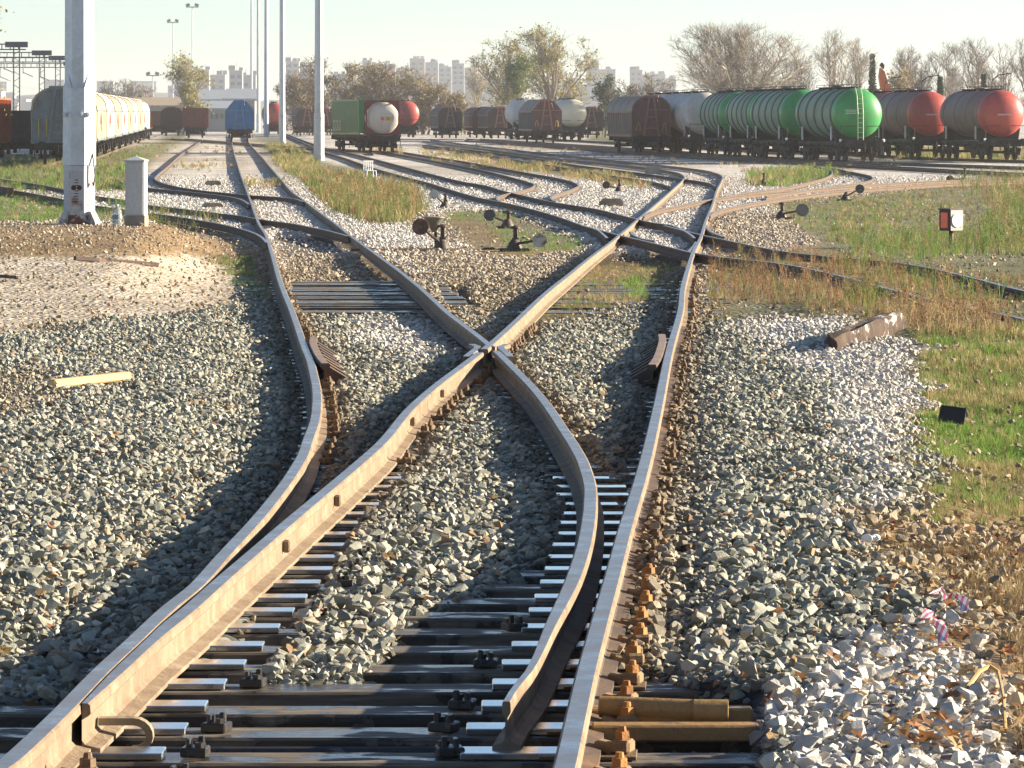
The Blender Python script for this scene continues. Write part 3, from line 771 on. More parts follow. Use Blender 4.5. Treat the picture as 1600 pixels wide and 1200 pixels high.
def running_gear(root, L, bogies, fz=1.02, W=2.5, white_corner=False):
    u = MB(); u.box((0, L/2, fz), (W*.86, L-.7, .22)); u.box((0, .40, fz), (W, .18, .34)); u.box((0, L-.40, fz), (W, .18, .34))
    for q in np.arange(1.4, L-1, 1.7): u.box((0, q, fz-.12), (W*.95, .12, .2))
    u.box((0, L/2, .72), (1.2, 1.5, .42), bev=.06); u.cyl((-.7, L/2+1.3, .75), (.7, L/2+1.3, .75), .2, n=10)
    for sx in (-.9, .9): u.box((sx, L/2, .80), (.06, L*.5, .12))
    uo = u.build('underframe', M_black, root)
    for e in (0, 1):
        for sx in (-1, 1): link('buffer', buffer_me, root, (sx*.875, -.06 if e == 0 else L+.06, 1.06), (0, 0, 0 if e == 0 else math.pi))
    MB().cyl((0, .32, 1.0), (0, -.12, .98), .05, n=8).tube([(0,-.12,.98),(.02,-.2,.8),(0,-.14,.6)], .04).build('coupling_hook', M_black, root)
    spots = ([2.2, L-2.2] if bogies else [])
    axl = [s+q for s in spots for q in (-.9, .9)] if bogies else [2.3, L-2.3]
    for y in axl: link('wheelset', wheelset_me, root, (0, y, 0))
    for sx in (-1, 1):
        if bogies:
            for y in spots: link('bogie_frame', bogie_me, root, (sx*1.0, y, 0))
        else:
            for y in axl: link('axle_box', axlebox_me, root, (sx*1.0, y, 0))
    # brake hoses and corner steps
    for sx in (-1, 1):
        MB().tube([(sx*.45, .28, .95), (sx*.46, .10, .75), (sx*.43, .05, .5), (sx*.38, .12, .42)], .028).build('brake_hose', M_black, root)
        MB().tube([(sx*1.28, .5, .9), (sx*1.28, .5, .38)], .02).tube([(sx*1.28, .9, .9), (sx*1.28, .9, .38)], .02).box((sx*1.28, .7, .39), (.2, .42, .03)).build('corner_step', M_black, root)
    if white_corner:
        for sx in (-1, 1): MB().box((sx*1.30, .42, 1.22), (.16, .02, .16), rz=.2).build('corner_plate', M_whitepl, root)
M_whitepl = plain('white enamel', (.8, .8, .78), .4)

def arch(W, eave, top, n=10, flat=.0):
    """half-round roof outline from right eave to left eave"""
    pts = []
    for q in range(n+1):
        a = math.pi*q/n
        pts.append((W/2*math.cos(a), eave+(top-eave)*abs(math.sin(a))**.85))
    return pts

def covered_wagon(label, L, loc, rz, m_end, m_side, m_roof, m_frame, W=2.75, eave=2.95, top=4.05, ribs=9, facet=False, loops=True, side_panels=None, group=None, cat='railway wagon', far=False):
    root = thing('covered_wagon', label, cat, loc, rz, group)
    running_gear(root, L, False)
    sill = 1.14
    roofl = [(W/2, eave), (W*.36, eave+.55), (W*.18, top), (-W*.18, top), (-W*.36, eave+.55), (-W/2, eave)] if facet else arch(W, eave, top)
    ends = [(W/2, sill)] + roofl + [(-W/2, sill)]
    for y0, y1 in ((.42, .50), (L-.50, L-.42)): MB().prism(ends, y0, y1).build('end_wall', m_end, root)
    for sx in (-1, 1):
        s = MB(); s.box((sx*(W/2-.04), L/2, (sill+eave)/2), (.06, L-1.0, eave-sill))
        so = s.build('side_wall', m_side, root)
        if not far:
            for q in np.linspace(.6, L-.6, ribs):
                MB().box((sx*(W/2+.012), q, (sill+eave)/2), (.045, .06, eave-sill-.06)).build('side_rib', m_side, so)
        MB().box((sx*(W/2+.03), L/2, eave-.05), (.06, L-.9, .10)).build('eave_rail', m_frame, so)
        MB().box((sx*(W/2+.03), L/2, sill+.10), (.07, L-.9, .16)).build('sill_rail', m_frame, so)
    n = len(roofl); sc = 1.0
    P = [(x*1.012, z+.012) for x, z in roofl] + [(x*.97, z-.04) for x, z in reversed(roofl)]
    ro = MB().prism(P, .36, L-.36).build('roof', m_roof, root, 40)
    for q in np.linspace(.38, L-.38, 3 if far else 5):
        P = [(x*1.025, z+.035) for x, z in roofl] + [(x*1.005, z+.002) for x, z in reversed(roofl)]
        MB().prism(P, q-.03, q+.03).build('roof_band', m_frame, ro)
    # A-shaped end frame
    fm = MB(); y = .37
    for sx in (-1, 1):
        a, b = Vector((sx*.55, y, sill-.05)), Vector((sx*.16, y, top-.12)); d = b-a
        fm.box((a+b)/2, (.15, .10, d.length), ry=math.atan2(d.x, d.z))
    fm.box((0, y, top-.05), (1.0, .13, .22), bev=.03)
    fm.box((0, y, 2.55), (.55, .08, .09)); fm.box((0, y, 1.75), (.85, .08, .09)); fm.box((.45, y+.01, 3.05), (1.5, .06, .07)) if not facet else fm.box((0, y, 3.05), (W-.1, .07, .09))
    fm.build('end_frame', m_frame, root)
    for z in (1.45, 2.15, 2.75):
        MB().box((0, .405, z), (W-.12, .03, .05)).build('end_rib', m_end, root)
    MB().tube([(.42, .33, 3.75), (.62, .33, 3.05)], .03).build('brake_pipe', m_frame, root)
    if loops:
        for sx in (-1, 1):
            x = sx*.92
            MB().tube([(x-.14, .34, 1.55), (x-.09, .32, 2.05), (x, .32, 2.14), (x+.09, .32, 2.05), (x+.12, .34, 1.55)], .028).build('hand_loop', M_yellow, root)
    if side_panels:
        k = len(side_panels); step = (L-1.0)/k
        for q, m in enumerate(side_panels):
            for sx in (-1, 1):
                y0 = .5+q*step
                pr = [(sx*(W/2+.03), sill+.16), (sx*(W/2+.05), eave-.08), (sx*(W*.36+.03), eave+.58), (sx*(W*.20), top-.02), (sx*(W*.2-.06), top-.08), (sx*(W*.36-.03), eave+.5), (sx*(W/2), eave-.12), (sx*(W/2-.01), sill+.16)]
                MB().prism(pr, y0+.05, y0+step-.05).build('sliding_panel', m, root)
    return root

def tank_wagon(label, L, loc, rz, m_barrel, m_end, m_band, bands=5, r=1.46, cz=2.78, end_len=1.25, ladder=None, white_legs=True, group=None, mark=None, bent=False, dome=.80):
    root = thing('tank_wagon', label, 'tank wagon', loc, rz, group)
    running_gear(root, L, True, white_corner=True)
    y0, y1 = 1.05, L-1.05
    barrel = MB().lathe([(r*.99, y0+end_len), (r, y0+end_len+.02), (r, y1-end_len-.02), (r*.99, y1-end_len)], 'Y', (0, 0, cz), 40)
    bo = barrel.build('barrel', m_barrel, root, 40)
    for e in (0, 1):
        prof = [(r+.004, end_len)]
        for q in range(0, 10):
            a = math.pi/2*q/9
            prof.append((max(.01, (r+.004)*math.cos(a)), .45-dome*math.sin(a)+(.0)))
        if e == 1: prof = [(rr, -t_) for rr, t_ in prof]
        yo = y0 if e == 0 else y1
        MB().lathe(prof, 'Y', (0, yo, cz), 40).build('tank_end', m_end, root, 40)
    for q in np.linspace(y0+end_len*.9, y1-end_len*.9, bands):
        MB().lathe([(r+.002, q-.17), (r+.035, q-.16), (r+.035, q+.16), (r+.002, q+.17)], 'Y', (0, 0, cz), 40).build('band', m_band, bo)
    for q in (2.2, L-2.2):
        MB().prism([(-1.15, 1.1), (1.15, 1.1), (1.28, 1.9), (.9, 1.72), (0, 1.42), (-.9, 1.72), (-1.28, 1.9)], q-.3, q+.3).build('saddle', M_black, root)
    top = cz+r
    wk = MB(); wk.box((0, L/2, top+.10), (.75, L*.62, .03))
    for q in np.linspace(L*.22, L*.78, 6): wk.box((0, q, top+.04), (.6, .05, .12))
    for sx in (-.37, .37):
        for q in np.linspace(L*.2, L*.8, 5): wk.cyl((sx, q, top+.1), (sx, q, top+.24), .015, n=5)
        wk.cyl((sx, L*.2, top+.24), (sx, L*.8, top+.24), .015, n=5)
    wk.build('walkway', M_black, root)
    MB().lathe([(.30, 0), (.32, .02), (.32, .16), (.34, .17), (.34, .22), (.05, .28)], 'Z', (0, L/2, top-.04), 20).build('manhole', m_band, root, 40)
    if white_legs:
        for y in (2.6, L-2.6):
            for sx in (-1, 1): MB().box((sx*1.30, y, 1.62), (.05, .30, .80), bev=.01).build('plate_board', M_white, root)
    for sx in (-1, 1):
        MB().tube([(sx*1.25, .5, 1.15), (sx*1.25, .5, 2.05)], .022).tube([(sx*1.25, .5, 2.05), (sx*.3, .45, 2.05)], .022).build('hand_rail', M_black, root)
    MB().box((0, .55, 1.22), (2.5, .7, .04)).build('end_platform', M_black, root)
    if ladder:
        lo = MB()
        for sx in (-.16, .16): lo.tube([(sx-.1, .40, 1.2), (sx-.1, .40, cz), (sx-.1, .62, cz+r*.72), (sx-.1, 1.0, top+.05)], .024)
        for z in np.arange(1.4, cz+.9, .28): lo.cyl((-.26, .41+max(0, z-cz)*.2, z), (.06, .41+max(0, z-cz)*.2, z), .014, n=5)
        lo.build('ladder', ladder, root)
    if bent:
        MB().tube([(.15, L*.35, top), (.2, L*.35, top+.65), (.5, L*.33, top+.95), (1.2, L*.30, top+1.05)], .03).build('vent_pipe', M_black, root)
    return root
def at(px, d): return Vector(((px-800)*d/F, d, float(zr(d))))
HEAD = -.064            # the yard's tracks run this far sideways per metre
hd = lambda s: -math.atan(s)
# --- blue covered wagon on the long track
M_blue = mat('faded blue paint', (.02,.17,.42), .5, (.012,.11,.30), 1.5, stain=(.10,.13,.17), stain_scale=2.5, streak=((.13,.17,.22), .5))
M_blue2 = mat('blue frame paint', (.06,.25,.50), .5, (.04,.18,.40), 2)
covered_wagon('blue covered wagon standing alone on the long straight track', 14, at(374.5, 437), hd(HEAD), M_blue, M_blue, M_blue, M_blue2, facet=True, loops=False)
# --- two brown covered wagons
M_br_end = mat('red-brown wagon end', (.22,.09,.065), .7, (.13,.055,.042), 1.5, stain=(.08,.045,.035), stain_scale=2.0, streak=((.21,.12,.09), .4))
M_br_side = mat('dull brown planked side', (.25,.195,.14), .75, (.17,.13,.095), 1.5, streak=((.22,.18,.13), .6))
M_br_roof = mat('grey-brown roof', (.23,.19,.145), .6, (.15,.12,.09), 1.2, streak=((.30,.26,.20), .5))
M_br_fr = mat('red-brown frame', (.36,.18,.13), .65, (.26,.12,.09), 2)
covered_wagon('brown round-roofed covered wagon coupled off in front of the grey tank wagons', 14, at(1019, 315), hd(-.11), M_br_end, M_br_side, M_br_roof, M_br_fr, ribs=14)
M_gr_side = mat('blackish green side', (.035,.06,.05), .7, (.02,.035,.03), 2)
M_rb2 = mat('purple-brown wagon end', (.20,.085,.075), .7, (.12,.055,.05), 1.5, stain=(.08,.05,.045), stain_scale=2.2)
covered_wagon('red-brown covered wagon with a dark green side beside the cream tank', 14, at(855, 412), hd(-.09), M_rb2, M_gr_side, M_br_roof, M_br_fr, facet=True)
# --- beige and white sliding-wall wagons with a grey end
M_greyend = mat('grey-blue painted end', (.20,.24,.25), .6, (.13,.16,.17), 1.5, stain=(.12,.10,.08), stain_scale=2, streak=((.10,.10,.10), .5))
M_cream = mat('cream sliding wall', (.55,.42,.25), .6, (.42,.32,.19), .6, streak=((.30,.23,.15), .6), stain=(.25,.2,.15), stain_scale=1.2, stain_lo=.62, stain_hi=.9)
M_offw = mat('off-white sliding wall', (.70,.66,.56), .55, (.55,.50,.42), .6, streak=((.42,.36,.28), .6))
M_scrib = plain('red scribble', (.45, .10, .10), .7); M_scrib2 = plain('grey scribble', (.25, .24, .24), .7)
wx = lambda d: -7.06-.066*d-1.42
for k in range(10):
    d0 = 240+k*23.4; m1 = M_cream if k in (0, 1, 3, 5, 7) else M_offw
    nm = ['grey end wall standing by the octagonal mast', 'second', 'third', 'fourth', 'fifth', 'sixth', 'seventh', 'eighth', 'ninth', 'tenth'][k]
    lab = ('cream sliding-wall wagon with a grey end, heading the long rake by the mast' if k == 0 else '%s sliding-wall wagon, %s from the grey end of the long rake' % ('cream' if m1 is M_cream else 'off-white', nm))
    wg = covered_wagon(lab, 22.6, Vector((wx(d0), d0, float(zr(d0)))), hd(-.066), M_greyend, m1, m1, M_greyend, W=2.85, eave=3.0, top=4.2, ribs=4, loops=False, side_panels=[m1, m1], group='sliding-wall wagons in the long rake', far=True)
    if k == 0:
        for sx in (-1.05, -.62): MB().box((sx, .30, 2.0), (.05, .05, 1.0)).build('hand_rail', M_yellow, wg)
    sc = MB(); sc.tube([(1.475, 6, 1.9), (1.475, 7, 2.7), (1.475, 8, 2.2), (1.475, 9.2, 2.8), (1.475, 10, 1.7)], .05, 4)
    sc.build('scribble', M_scrib if k % 2 == 0 else M_scrib2, wg)
# --- rust-red open wagon and dark wagons far down the yard
M_open = mat('rust-red open wagon', (.24,.085,.055), .75, (.14,.055,.04), 1.2, streak=((.10,.05,.04), .6))
M_dark = mat('dark rusted wagon', (.075,.045,.035), .8, (.04,.028,.024), 1.5, streak=((.13,.07,.05), .5))
def open_wagon(label, L, loc, rz, m, W=2.75, top=3.35, group=None):
    root = thing('open_wagon', label, 'railway wagon', loc, rz, group)
    running_gear(root, L, True)
    for y in (.45, L-.45):
        e = MB().box((0, y, (1.15+top)/2), (W, .06, top-1.15)).build('end_wall', m, root)
        for x in (-.9, -.3, .3, .9): MB().box((x, y-.05 if y < 1 else y+.05, (1.15+top)/2), (.10, .06, top-1.2)).build('end_post', m, e)
        MB().box((0, y, top), (W+.08, .14, .10)).build('top_rail', m, e)
    for sx in (-1, 1):
        s = MB().box((sx*(W/2-.03), L/2, (1.15+top)/2), (.06, L-.9, top-1.15)).build('side_wall', m, root)
        for q in np.linspace(.6, L-.6, 9): MB().box((sx*(W/2+.04), q, (1.15+top)/2), (.10, .14, top-1.2)).build('side_post', m, s)
        MB().box((sx*W/2, L/2, top), (.14, L-.8, .11)).build('top_rail', m, s)
    MB().box((0, L/2, 1.17), (W-.1, L-1.0, .06)).build('deck', m, root)
    return root
open_wagon('rust-red open wagon on the siding next to the blue wagon', 14, at(305, 505), hd(HEAD), M_open)
open_wagon('orange-red open wagon beside the grey-ended sliding-wall wagon', 14, Vector((-29.5, 245, float(zr(245)))), hd(HEAD), mat('orange-red paint', (.50,.17,.08), .6, (.34,.11,.06), 1.2), top=3.6)
open_wagon('near-black open wagon between the orange-red wagon and the grey end', 14, Vector((-33.6, 305, float(zr(305)))), hd(HEAD), M_dark, top=2.95)
covered_wagon('blackish covered wagon standing behind the rust-red open wagon', 14, at(268, 560), hd(HEAD), M_dark, M_dark, M_dark, M_dark, loops=False, far=True, eave=2.6, top=3.6)
open_wagon('dull maroon open wagon behind the blackish covered wagon', 14, at(243, 600), hd(HEAD), M_open, top=3.1)
# empty flat wagons behind the long rake
def flat_wagon(label, L, loc, rz, m, group=None):
    root = thing('flat_wagon', label, 'railway wagon', loc, rz, group)
    running_gear(root, L, True)
    MB().box((0, L/2, 1.2), (2.6, L-.6, .14)).build('deck', m, root)
    for sx in (-1, 1):
        for q in np.linspace(.8, L-.8, 8): MB().box((sx*1.33, q, 1.55), (.06, .09, .7)).build('stake', m, root)
    return root
for k in range(2):
    d0 = 480+k*18; flat_wagon('%s rusty flat wagon at the tail of the sliding-wall rake' % ('first', 'second')[k], 17, Vector((wx(d0), d0, float(zr(d0)))), hd(-.066), M_open, 'flat wagons at the tail of the rake')
# --- container wagon: green box and white tank container
M_green = mat('green container paint', (.045,.21,.07), .5, (.03,.14,.05), 1.2, streak=((.03,.09,.04), .5))
M_redfr = mat('dull red container frame', (.22,.05,.04), .6, (.14,.035,.03), 2)
M_tankw = mat('stained white tank', (.66,.62,.54), .45, (.55,.50,.42), .8, stain=(.40,.30,.17), stain_scale=1.3, stain_lo=.56, stain_hi=.85)
cw = thing('container_wagon', 'short flat wagon carrying the white tank container', 'railway wagon', at(598, 318), hd(-.05))
running_gear(cw, 8.2, False)
MB().box((0, 4.1, 1.17), (2.5, 7.6, .08)).build('deck', M_black, cw)
cw_m = Matrix.LocRotScale(cw.location, Euler(cw.rotation_euler), None)
cw2 = thing('container_wagon', 'flat wagon under the green shipping container', 'railway wagon', at(589, 328), hd(-.205))
running_gear(cw2, 13.4, True)
MB().box((0, 6.7, 1.17), (2.5, 12.8, .08)).build('deck', M_black, cw2)
cw2_m = Matrix.LocRotScale(cw2.location, Euler(cw2.rotation_euler), None)
tk = thing('tank_container', 'white tank container in a dull red frame on the container wagon', 'container', cw_m @ Vector((0, .7, 1.215)), hd(-.05))
r = 1.17
prof = [(.02, -.05)]
for q in range(1, 10): a = math.pi/2*q/9; prof.append((r*math.sin(a), .30-.35*math.cos(a)))
prof += [(r, 5.6)] + [(max(.02, r*math.cos(math.pi/2*q/9)), 5.6+.35*math.sin(math.pi/2*q/9)) for q in range(1, 10)]
MB().lathe(prof, 'Y', (0, .1, 1.24), 40).build('tank', M_tankw, tk, 40)
for y in (.12, 6.0):
    f = MB()
    for sx in (-1, 1): f.box((sx*1.16, y, 1.26), (.12, .14, 2.5))
    for z in (.08, 2.44): f.box((0, y, z), (2.2, .14, .14))
    for sx in (-1, 1):
        for z, q in ((.28, 1), (2.25, -1)): f.prism([(sx*1.10, z-q*.14), (sx*1.10, z+q*.45), (sx*.55, z-q*.14)], y-.04, y+.04)
    f.build('end_frame', M_redfr, tk)
for sx in (-1, 1):
    for z in (.08, 2.44): MB().box((sx*1.16, 3.06, z), (.10, 5.7, .10)).build('side_rail', M_redfr, tk)
M_diam = plain('red hazard diamond', (.62, .10, .08), .5); M_oran = plain('orange hazard plate', (.75, .42, .02), .5); M_ink = plain('faded black lettering', (.10, .10, .10), .6)
sl0 = -.052
MB().prism([(-.17, 1.20), (0, 1.03), (.17, 1.20), (0, 1.37)], .022, .034).build('hazard_diamond', M_diam, tk)
pl_ = MB().prism([(.22, 1.06), (.60, 1.06), (.60, 1.34), (.22, 1.34)], .05, .062).build('hazard_plate', M_oran, tk)
for q, (wd, z) in enumerate(((.26, 1.275), (.30, 1.13))): MB().box((.41, .045, z), (wd, .008, .07)).build('plate_marking', mat('faded plate print %d' % q, (.42,.25,.02), .6, (.16,.11,.03), 9), pl_)
MB().box((.41, .045, 1.20), (.36, .008, .015)).build('plate_bar', M_ink, pl_)
bx = thing('shipping_container', 'green ribbed shipping container behind the white tank container', 'container', cw2_m @ Vector((0, .7, 1.215)), hd(-.205))
prof = []
for q in range(42):
    y = .2+q*.28; prof += [(y, 0), (y+.09, 0), (y+.13, .05), (y+.22, .05)]
for sx in (-1, 1):
    v = []; f_ = []
    for y, dp in prof: v += [(sx*(1.21-dp), y, .15), (sx*(1.21-dp), y, 2.5)]
    n = len(prof); f_ = [(2*q, 2*q+1, 2*q+3, 2*q+2) for q in range(n-1)]
    m = MB(); m.add(v, f_); m.build('corrugated_side', M_green, bx)
e = MB().box((0, .1, 1.32), (2.42, .1, 2.4)); e.build('end_wall', M_green, bx); MB().box((0, 11.95, 1.32), (2.42, .1, 2.4)).build('end_wall', M_green, bx)
MB().box((0, 6.0, 2.53), (2.4, 11.9, .06)).build('roof', M_green, bx)
fr_ = MB()
for sx in (-1, 1):
    for y in (.08, 11.97): fr_.box((sx*1.19, y, 1.3), (.08, .16, 2.6))
    for z in (.08, 2.55): fr_.box((sx*1.2, 6.0, z), (.07, 11.8, .12))
fr_.build('corner_frame', M_green, bx)
# three pale outlined figures low on the container's side
M_lett = plain('pale yellow lettering', (.62, .60, .40), .6)
for y in (8.6, 9.9, 11.1):
    m = MB()
    for a, b in (((y-.35, .35), (y+.35, .35)), ((y-.35, 1.0), (y+.35, 1.0)), ((y-.35, .35), (y-.35, 1.0)), ((y+.35, .35), (y+.35, 1.0))):
        c = ((a[0]+b[0])/2, (a[1]+b[1])/2); m.box((-1.225, c[0], c[1]), (.012, abs(a[0]-b[0])+.1, abs(a[1]-b[1])+.07))
    m.build('outlined_figure', M_lett, bx)
# --- tank wagon strings
M_tgreen = mat('bright green tank end', (.05,.36,.09), .42, (.035,.27,.07), .9, stain=(.05,.20,.08), stain_scale=1.5, stain_lo=.56, stain_hi=.8, streak=((.06,.16,.07), .65))
M_tgb = mat('grey-green tank barrel', (.27,.36,.24), .6, (.14,.25,.14), .8, streak=((.07,.20,.08), .8))
M_tband = mat('dark tank band', (.045,.06,.05), .6, (.03,.04,.035), 3)
M_tgrey = mat('grey-white tank barrel', (.62,.60,.55), .5, (.46,.43,.38), .7, streak=((.28,.21,.13), .55), stain=(.30,.22,.13), stain_scale=.9, stain_lo=.58, stain_hi=.8)
M_tred = mat('red tank end', (.55,.085,.06), .45, (.40,.06,.05), .9, stain=(.22,.06,.06), stain_scale=1.4, streak=((.18,.07,.06), .65))
M_tredb = mat('dirty maroon tank barrel', (.30,.16,.14), .6, (.18,.10,.085), .8, streak=((.18,.14,.08), .7))
M_tcream = mat('cream tank', (.66,.62,.47), .42, (.58,.54,.41), .8, stain=(.45,.38,.25), stain_scale=1.2, stain_lo=.62, stain_hi=.9)
M_lad = plain('pale ladder paint', (.60, .66, .40), .5)
strg = [(1350,260,-.18,'g'),(1264,272.5,-.15,'g'),(1210,285,-.11,'g'),(1162,297.5,-.10,'g'),(1107,310,-.11,'w'),(1074,322.5,-.10,'w'),(1045,335,-.10,'w')]
gl = ['green-ended tank wagon with a pale ladder, standing last on the tank rake', 'green-ended tank wagon coupled next to the one with the pale ladder', 'green-ended tank wagon, third along from the pale ladder', 'green-ended tank wagon coupled to the grey-white tank wagons', 'grey-white tank wagon coupled to the green-ended tank wagons', 'grey-white tank wagon in the middle of the grey-white ones', 'grey-white tank wagon closest to the brown round-roofed wagon']
for k, (px_, d, s, ty) in enumerate(strg):
    o = tank_wagon(gl[k], 12.2, at(px_, d), hd(s), M_tgb if ty == 'g' else M_tgrey, M_tgreen if ty == 'g' else M_tgrey, M_tband if ty == 'g' else M_tgrey, 5 if ty == 'g' else 3, ladder=M_lad if k == 0 else None, group='tank wagons in the long rake')
    if k == 0:
        for q, (wd, z) in enumerate(((.72, 2.98), (.60, 2.88), (.66, 2.79))): MB().box((-.62, .60, z), (wd, .012, .05)).build('lettering_line', plain('faded pale lettering %d' % q, (.42, .50, .40), .6), o)
        MB().box((.35, .56, 2.9), (.07, .012, .09)).build('notice', M_yellow, o)
red = [(1575,268,-.16),(1462,281,-.16),(1400,294,-.13)]
for k, (px_, d, s) in enumerate(red):
    o = tank_wagon(['red tank wagon with pale lettering above the tall grass', 'red tank wagon coupled between two other red tank wagons', 'red tank wagon partly hidden behind the bright green tank end'][k], 12.2, at(px_, d), hd(s), M_tredb, M_tred, M_tredb, 4, r=1.40, bent=True, group='red tank wagons')
    for q in range(10 if k < 2 else 0): MB().box((-.45+q*.10, .545, 2.72), (.065, .012, .10 if q % 3 else .085)).build('letter', plain('worn white lettering %d%d' % (k, q), (.55, .45, .42), .6), o)
tank_wagon('cream tank wagon beside the red-brown covered wagon', 12.2, at(897, 462), hd(-.09), M_tcream, M_tcream, M_tcream, 3, white_legs=False)
tank_wagon('off-white rusting tank wagon behind the dark green wagon side', 12.2, at(824, 470), hd(-.09), M_tankw, M_tankw, M_tankw, 3, white_legs=True)
tank_wagon('red tank wagon alone behind the white tank container', 12.2, at(637, 520), hd(-.09), M_tredb, M_tred, M_tredb, 3, white_legs=False)
tank_wagon('small red tank wagon seen between the slim white masts', 12.2, at(430, 600), hd(-.09), M_tredb, M_tred, M_tredb, 3, white_legs=False)
M_dk2 = mat('brown-black covered wagon', (.105,.062,.05), .75, (.06,.04,.035), 1.2, streak=((.15,.10,.08), .5))
for k, (px_, d, s) in enumerate(((704,500,-.09),(758,508,-.09),(782,492,-.09),(925,500,-.09),(480,560,-.09),(508,575,-.085))):
    covered_wagon('dark rusty covered wagon %s' % ['with a pale stripe, behind the red tank wagon', 'in the middle of the dark rake below the bare trees', 'next to the off-white rusting tank wagon', 'behind the cream tank wagon', 'behind dry grass beside a slim white mast', 'just behind the green container'][k], 14, at(px_, d), hd(s), M_dk2, M_dk2, M_dk2, M_br_fr, loops=False, far=True, eave=2.6, top=3.5, W=2.7)
# tracks under them
def under(label, pts): return straight_track(label, pts)
p_ = [at(px_, d) for px_, d, s, ty in strg]
under('track under the long rake of green and grey-white tank wagons', [(p_[0].x+18, p_[0].y-75), (p_[0].x+9, p_[0].y-40), (p_[0].x+1.6, p_[0].y-8)]+[(v.x, v.y) for v in p_]+[(p_[-1].x-6, p_[-1].y+60), (p_[-1].x-16, p_[-1].y+160)])
p_ = [at(px_, d) for px_, d, s in red]
under('track under the red tank wagons behind the tall grass', [(p_[0].x+8, p_[0].y-50)]+[(v.x, v.y) for v in p_]+[(p_[-1].x-14, p_[-1].y+130)])
a = at(1019, 315); under('track under the brown round-roofed wagon', [(a.x+14, a.y-115), (a.x+4.4, a.y-40), (a.x, a.y), (a.x-6, a.y+60), (a.x-14, a.y+150)])
a = at(855, 412); under('track under the red-brown wagon with the dark green side', [(a.x+17, a.y-170), (a.x+8, a.y-90), (a.x, a.y), (a.x-6, a.y+70)])
a = at(897, 462); under('track under the cream tank wagon', [(a.x+14, a.y-150), (a.x, a.y), (a.x-6, a.y+70)])
a = at(598, 318); under('track under the container wagon', [(a.x+.2, a.y-4), (a.x, a.y), (a.x-.45, a.y+10), (a.x-2.9, a.y+23), (a.x-10, a.y+60), (a.x-28, a.y+180)])
under('track under the long rake of sliding-wall wagons', [(wx(d)+0, d) for d in (236, 300, 400, 620)])
# ------------------------------------------------------------------ lamp masts
M_mast = mat('pale grey mast paint', (.60,.66,.70), .45, (.50,.56,.60), .8, stain=(.42,.44,.44), stain_scale=1.5)
M_mastrust = mat('rusting mast base paint', (.52,.56,.58), .6, (.42,.44,.45), 1.5, stain=(.20,.085,.04), stain_scale=3.2, stain_lo=.53, stain_hi=.64)
M_rustbase = mat('flaking rusty base', (.24,.10,.05), .85, (.10,.05,.03), 4, stain=(.45,.46,.46), stain_scale=5, stain_lo=.55, stain_hi=.6, bump=.5)
M_dkrust = mat('dark rust stain', (.13,.05,.03), .9, (.07,.03,.02), 6)
def octa(w, rot=0): return [(w/2/math.cos(math.pi/8)*math.cos(math.pi/8+rot+k*math.pi/4), w/2/math.cos(math.pi/8)*math.sin(math.pi/8+rot+k*math.pi/4)) for k in range(8)]
def octa_tube(mb, w0, z0, w1, z1, rot=0):
    a, b = octa(w0, rot), octa(w1, rot); n = 8
    mb.add([(x, y, z0) for x, y in a]+[(x, y, z1) for x, y in b], [(i, (i+1) % n, n+(i+1) % n, n+i) for i in range(n)]+[tuple(reversed(range(n))), tuple(range(n, 2*n))])
def lamp_head(root, z, m=None):
    m = m or M_mast
    MB().cyl((0,0,z),(0,0,z+.15),.9,.9,16).build('lamp_ring', m, root)
    for k in range(6):
        a = k*math.pi/3; MB().box((1.0*math.cos(a), 1.0*math.sin(a), z+.25), (.5,.4,.35), rz=a, ry=.5, bev=.03).build('floodlight', m, root)
g0 = gp(124, 350); S = F/g0.y
hz = lambda y: (350-y)/S                     # height over the base for a photo row
mast = thing('lamp_mast', 'thick octagonal grey lamp mast with a rusting foot beside the cabinet', 'lamp mast', g0)
m = MB(); octa_tube(m, 44/S, hz(140), .40, 30.0); m.build('shaft', M_mast, mast)
m = MB(); octa_tube(m, 50/S, hz(258), 49/S, hz(137)); sl_ = m.build('sleeve', M_mast, mast)
W = 50/S
for k in range(8):
    a = k*math.pi/4; r0 = W/2
    if k % 2 == 1:
        hw = W*.207
        tri = MB(); tri.add([(r0, -hw, hz(138)), (r0, hw, hz(138)), (r0-.03, 0, hz(115)), (r0-.02, -hw, hz(138)), (r0-.02, hw, hz(138)), (r0-.05, 0, hz(115))], [(0,1,2),(5,4,3),(0,3,4,1),(1,4,5,2),(2,5,3,0)])
        R = Matrix.Rotation(a, 4, 'Z'); tri.v = [tuple(R @ Vector(v)) for v in tri.v]
        tri.build('sleeve_spike', M_mast, sl_)
for px_ in (103.5, 112, 129, 138.5):
    x = (px_-124)/S; yf = -W/2*(1 if abs(x) < W*.2 else .86)
    MB().cyl((x, yf-.05, hz(179)), (x, yf+.03, hz(179)), .045, .05, 10).cyl((x, yf-.09, hz(179)), (x, yf-.05, hz(179)), .022, n=8).build('sleeve_bolt', M_mast, sl_, 35)
m = MB(); octa_tube(m, 47/S, hz(336), 47/S, hz(258.5)); ft = m.build('foot_section', M_mastrust, mast)
fy = -47/S/2
dm = MB().box((-2/S, fy-.006, hz(298)), (24/S, .012, 62/S), bev=.004).build('access_door', M_mastrust, ft)
hb = MB()
for sx in (-1, 1): hb.cyl((-2/S+sx*4.5/S, fy-.016, hz(293)), (-2/S+sx*4.5/S, fy-.013, hz(293)), 4/S, n=12)
hb.build('rust_patch', M_dkrust, dm)
for q in range(9): MB().box((-2/S, fy-.016, hz(281+q*4.2)), (6/S, .006, .016)).build('louvre', M_dkrust, dm)
m = MB(); octa_tube(m, 52/S, hz(350)-.06, 48/S, hz(335.5)); m.build('foot_ring', M_rustbase, mast)
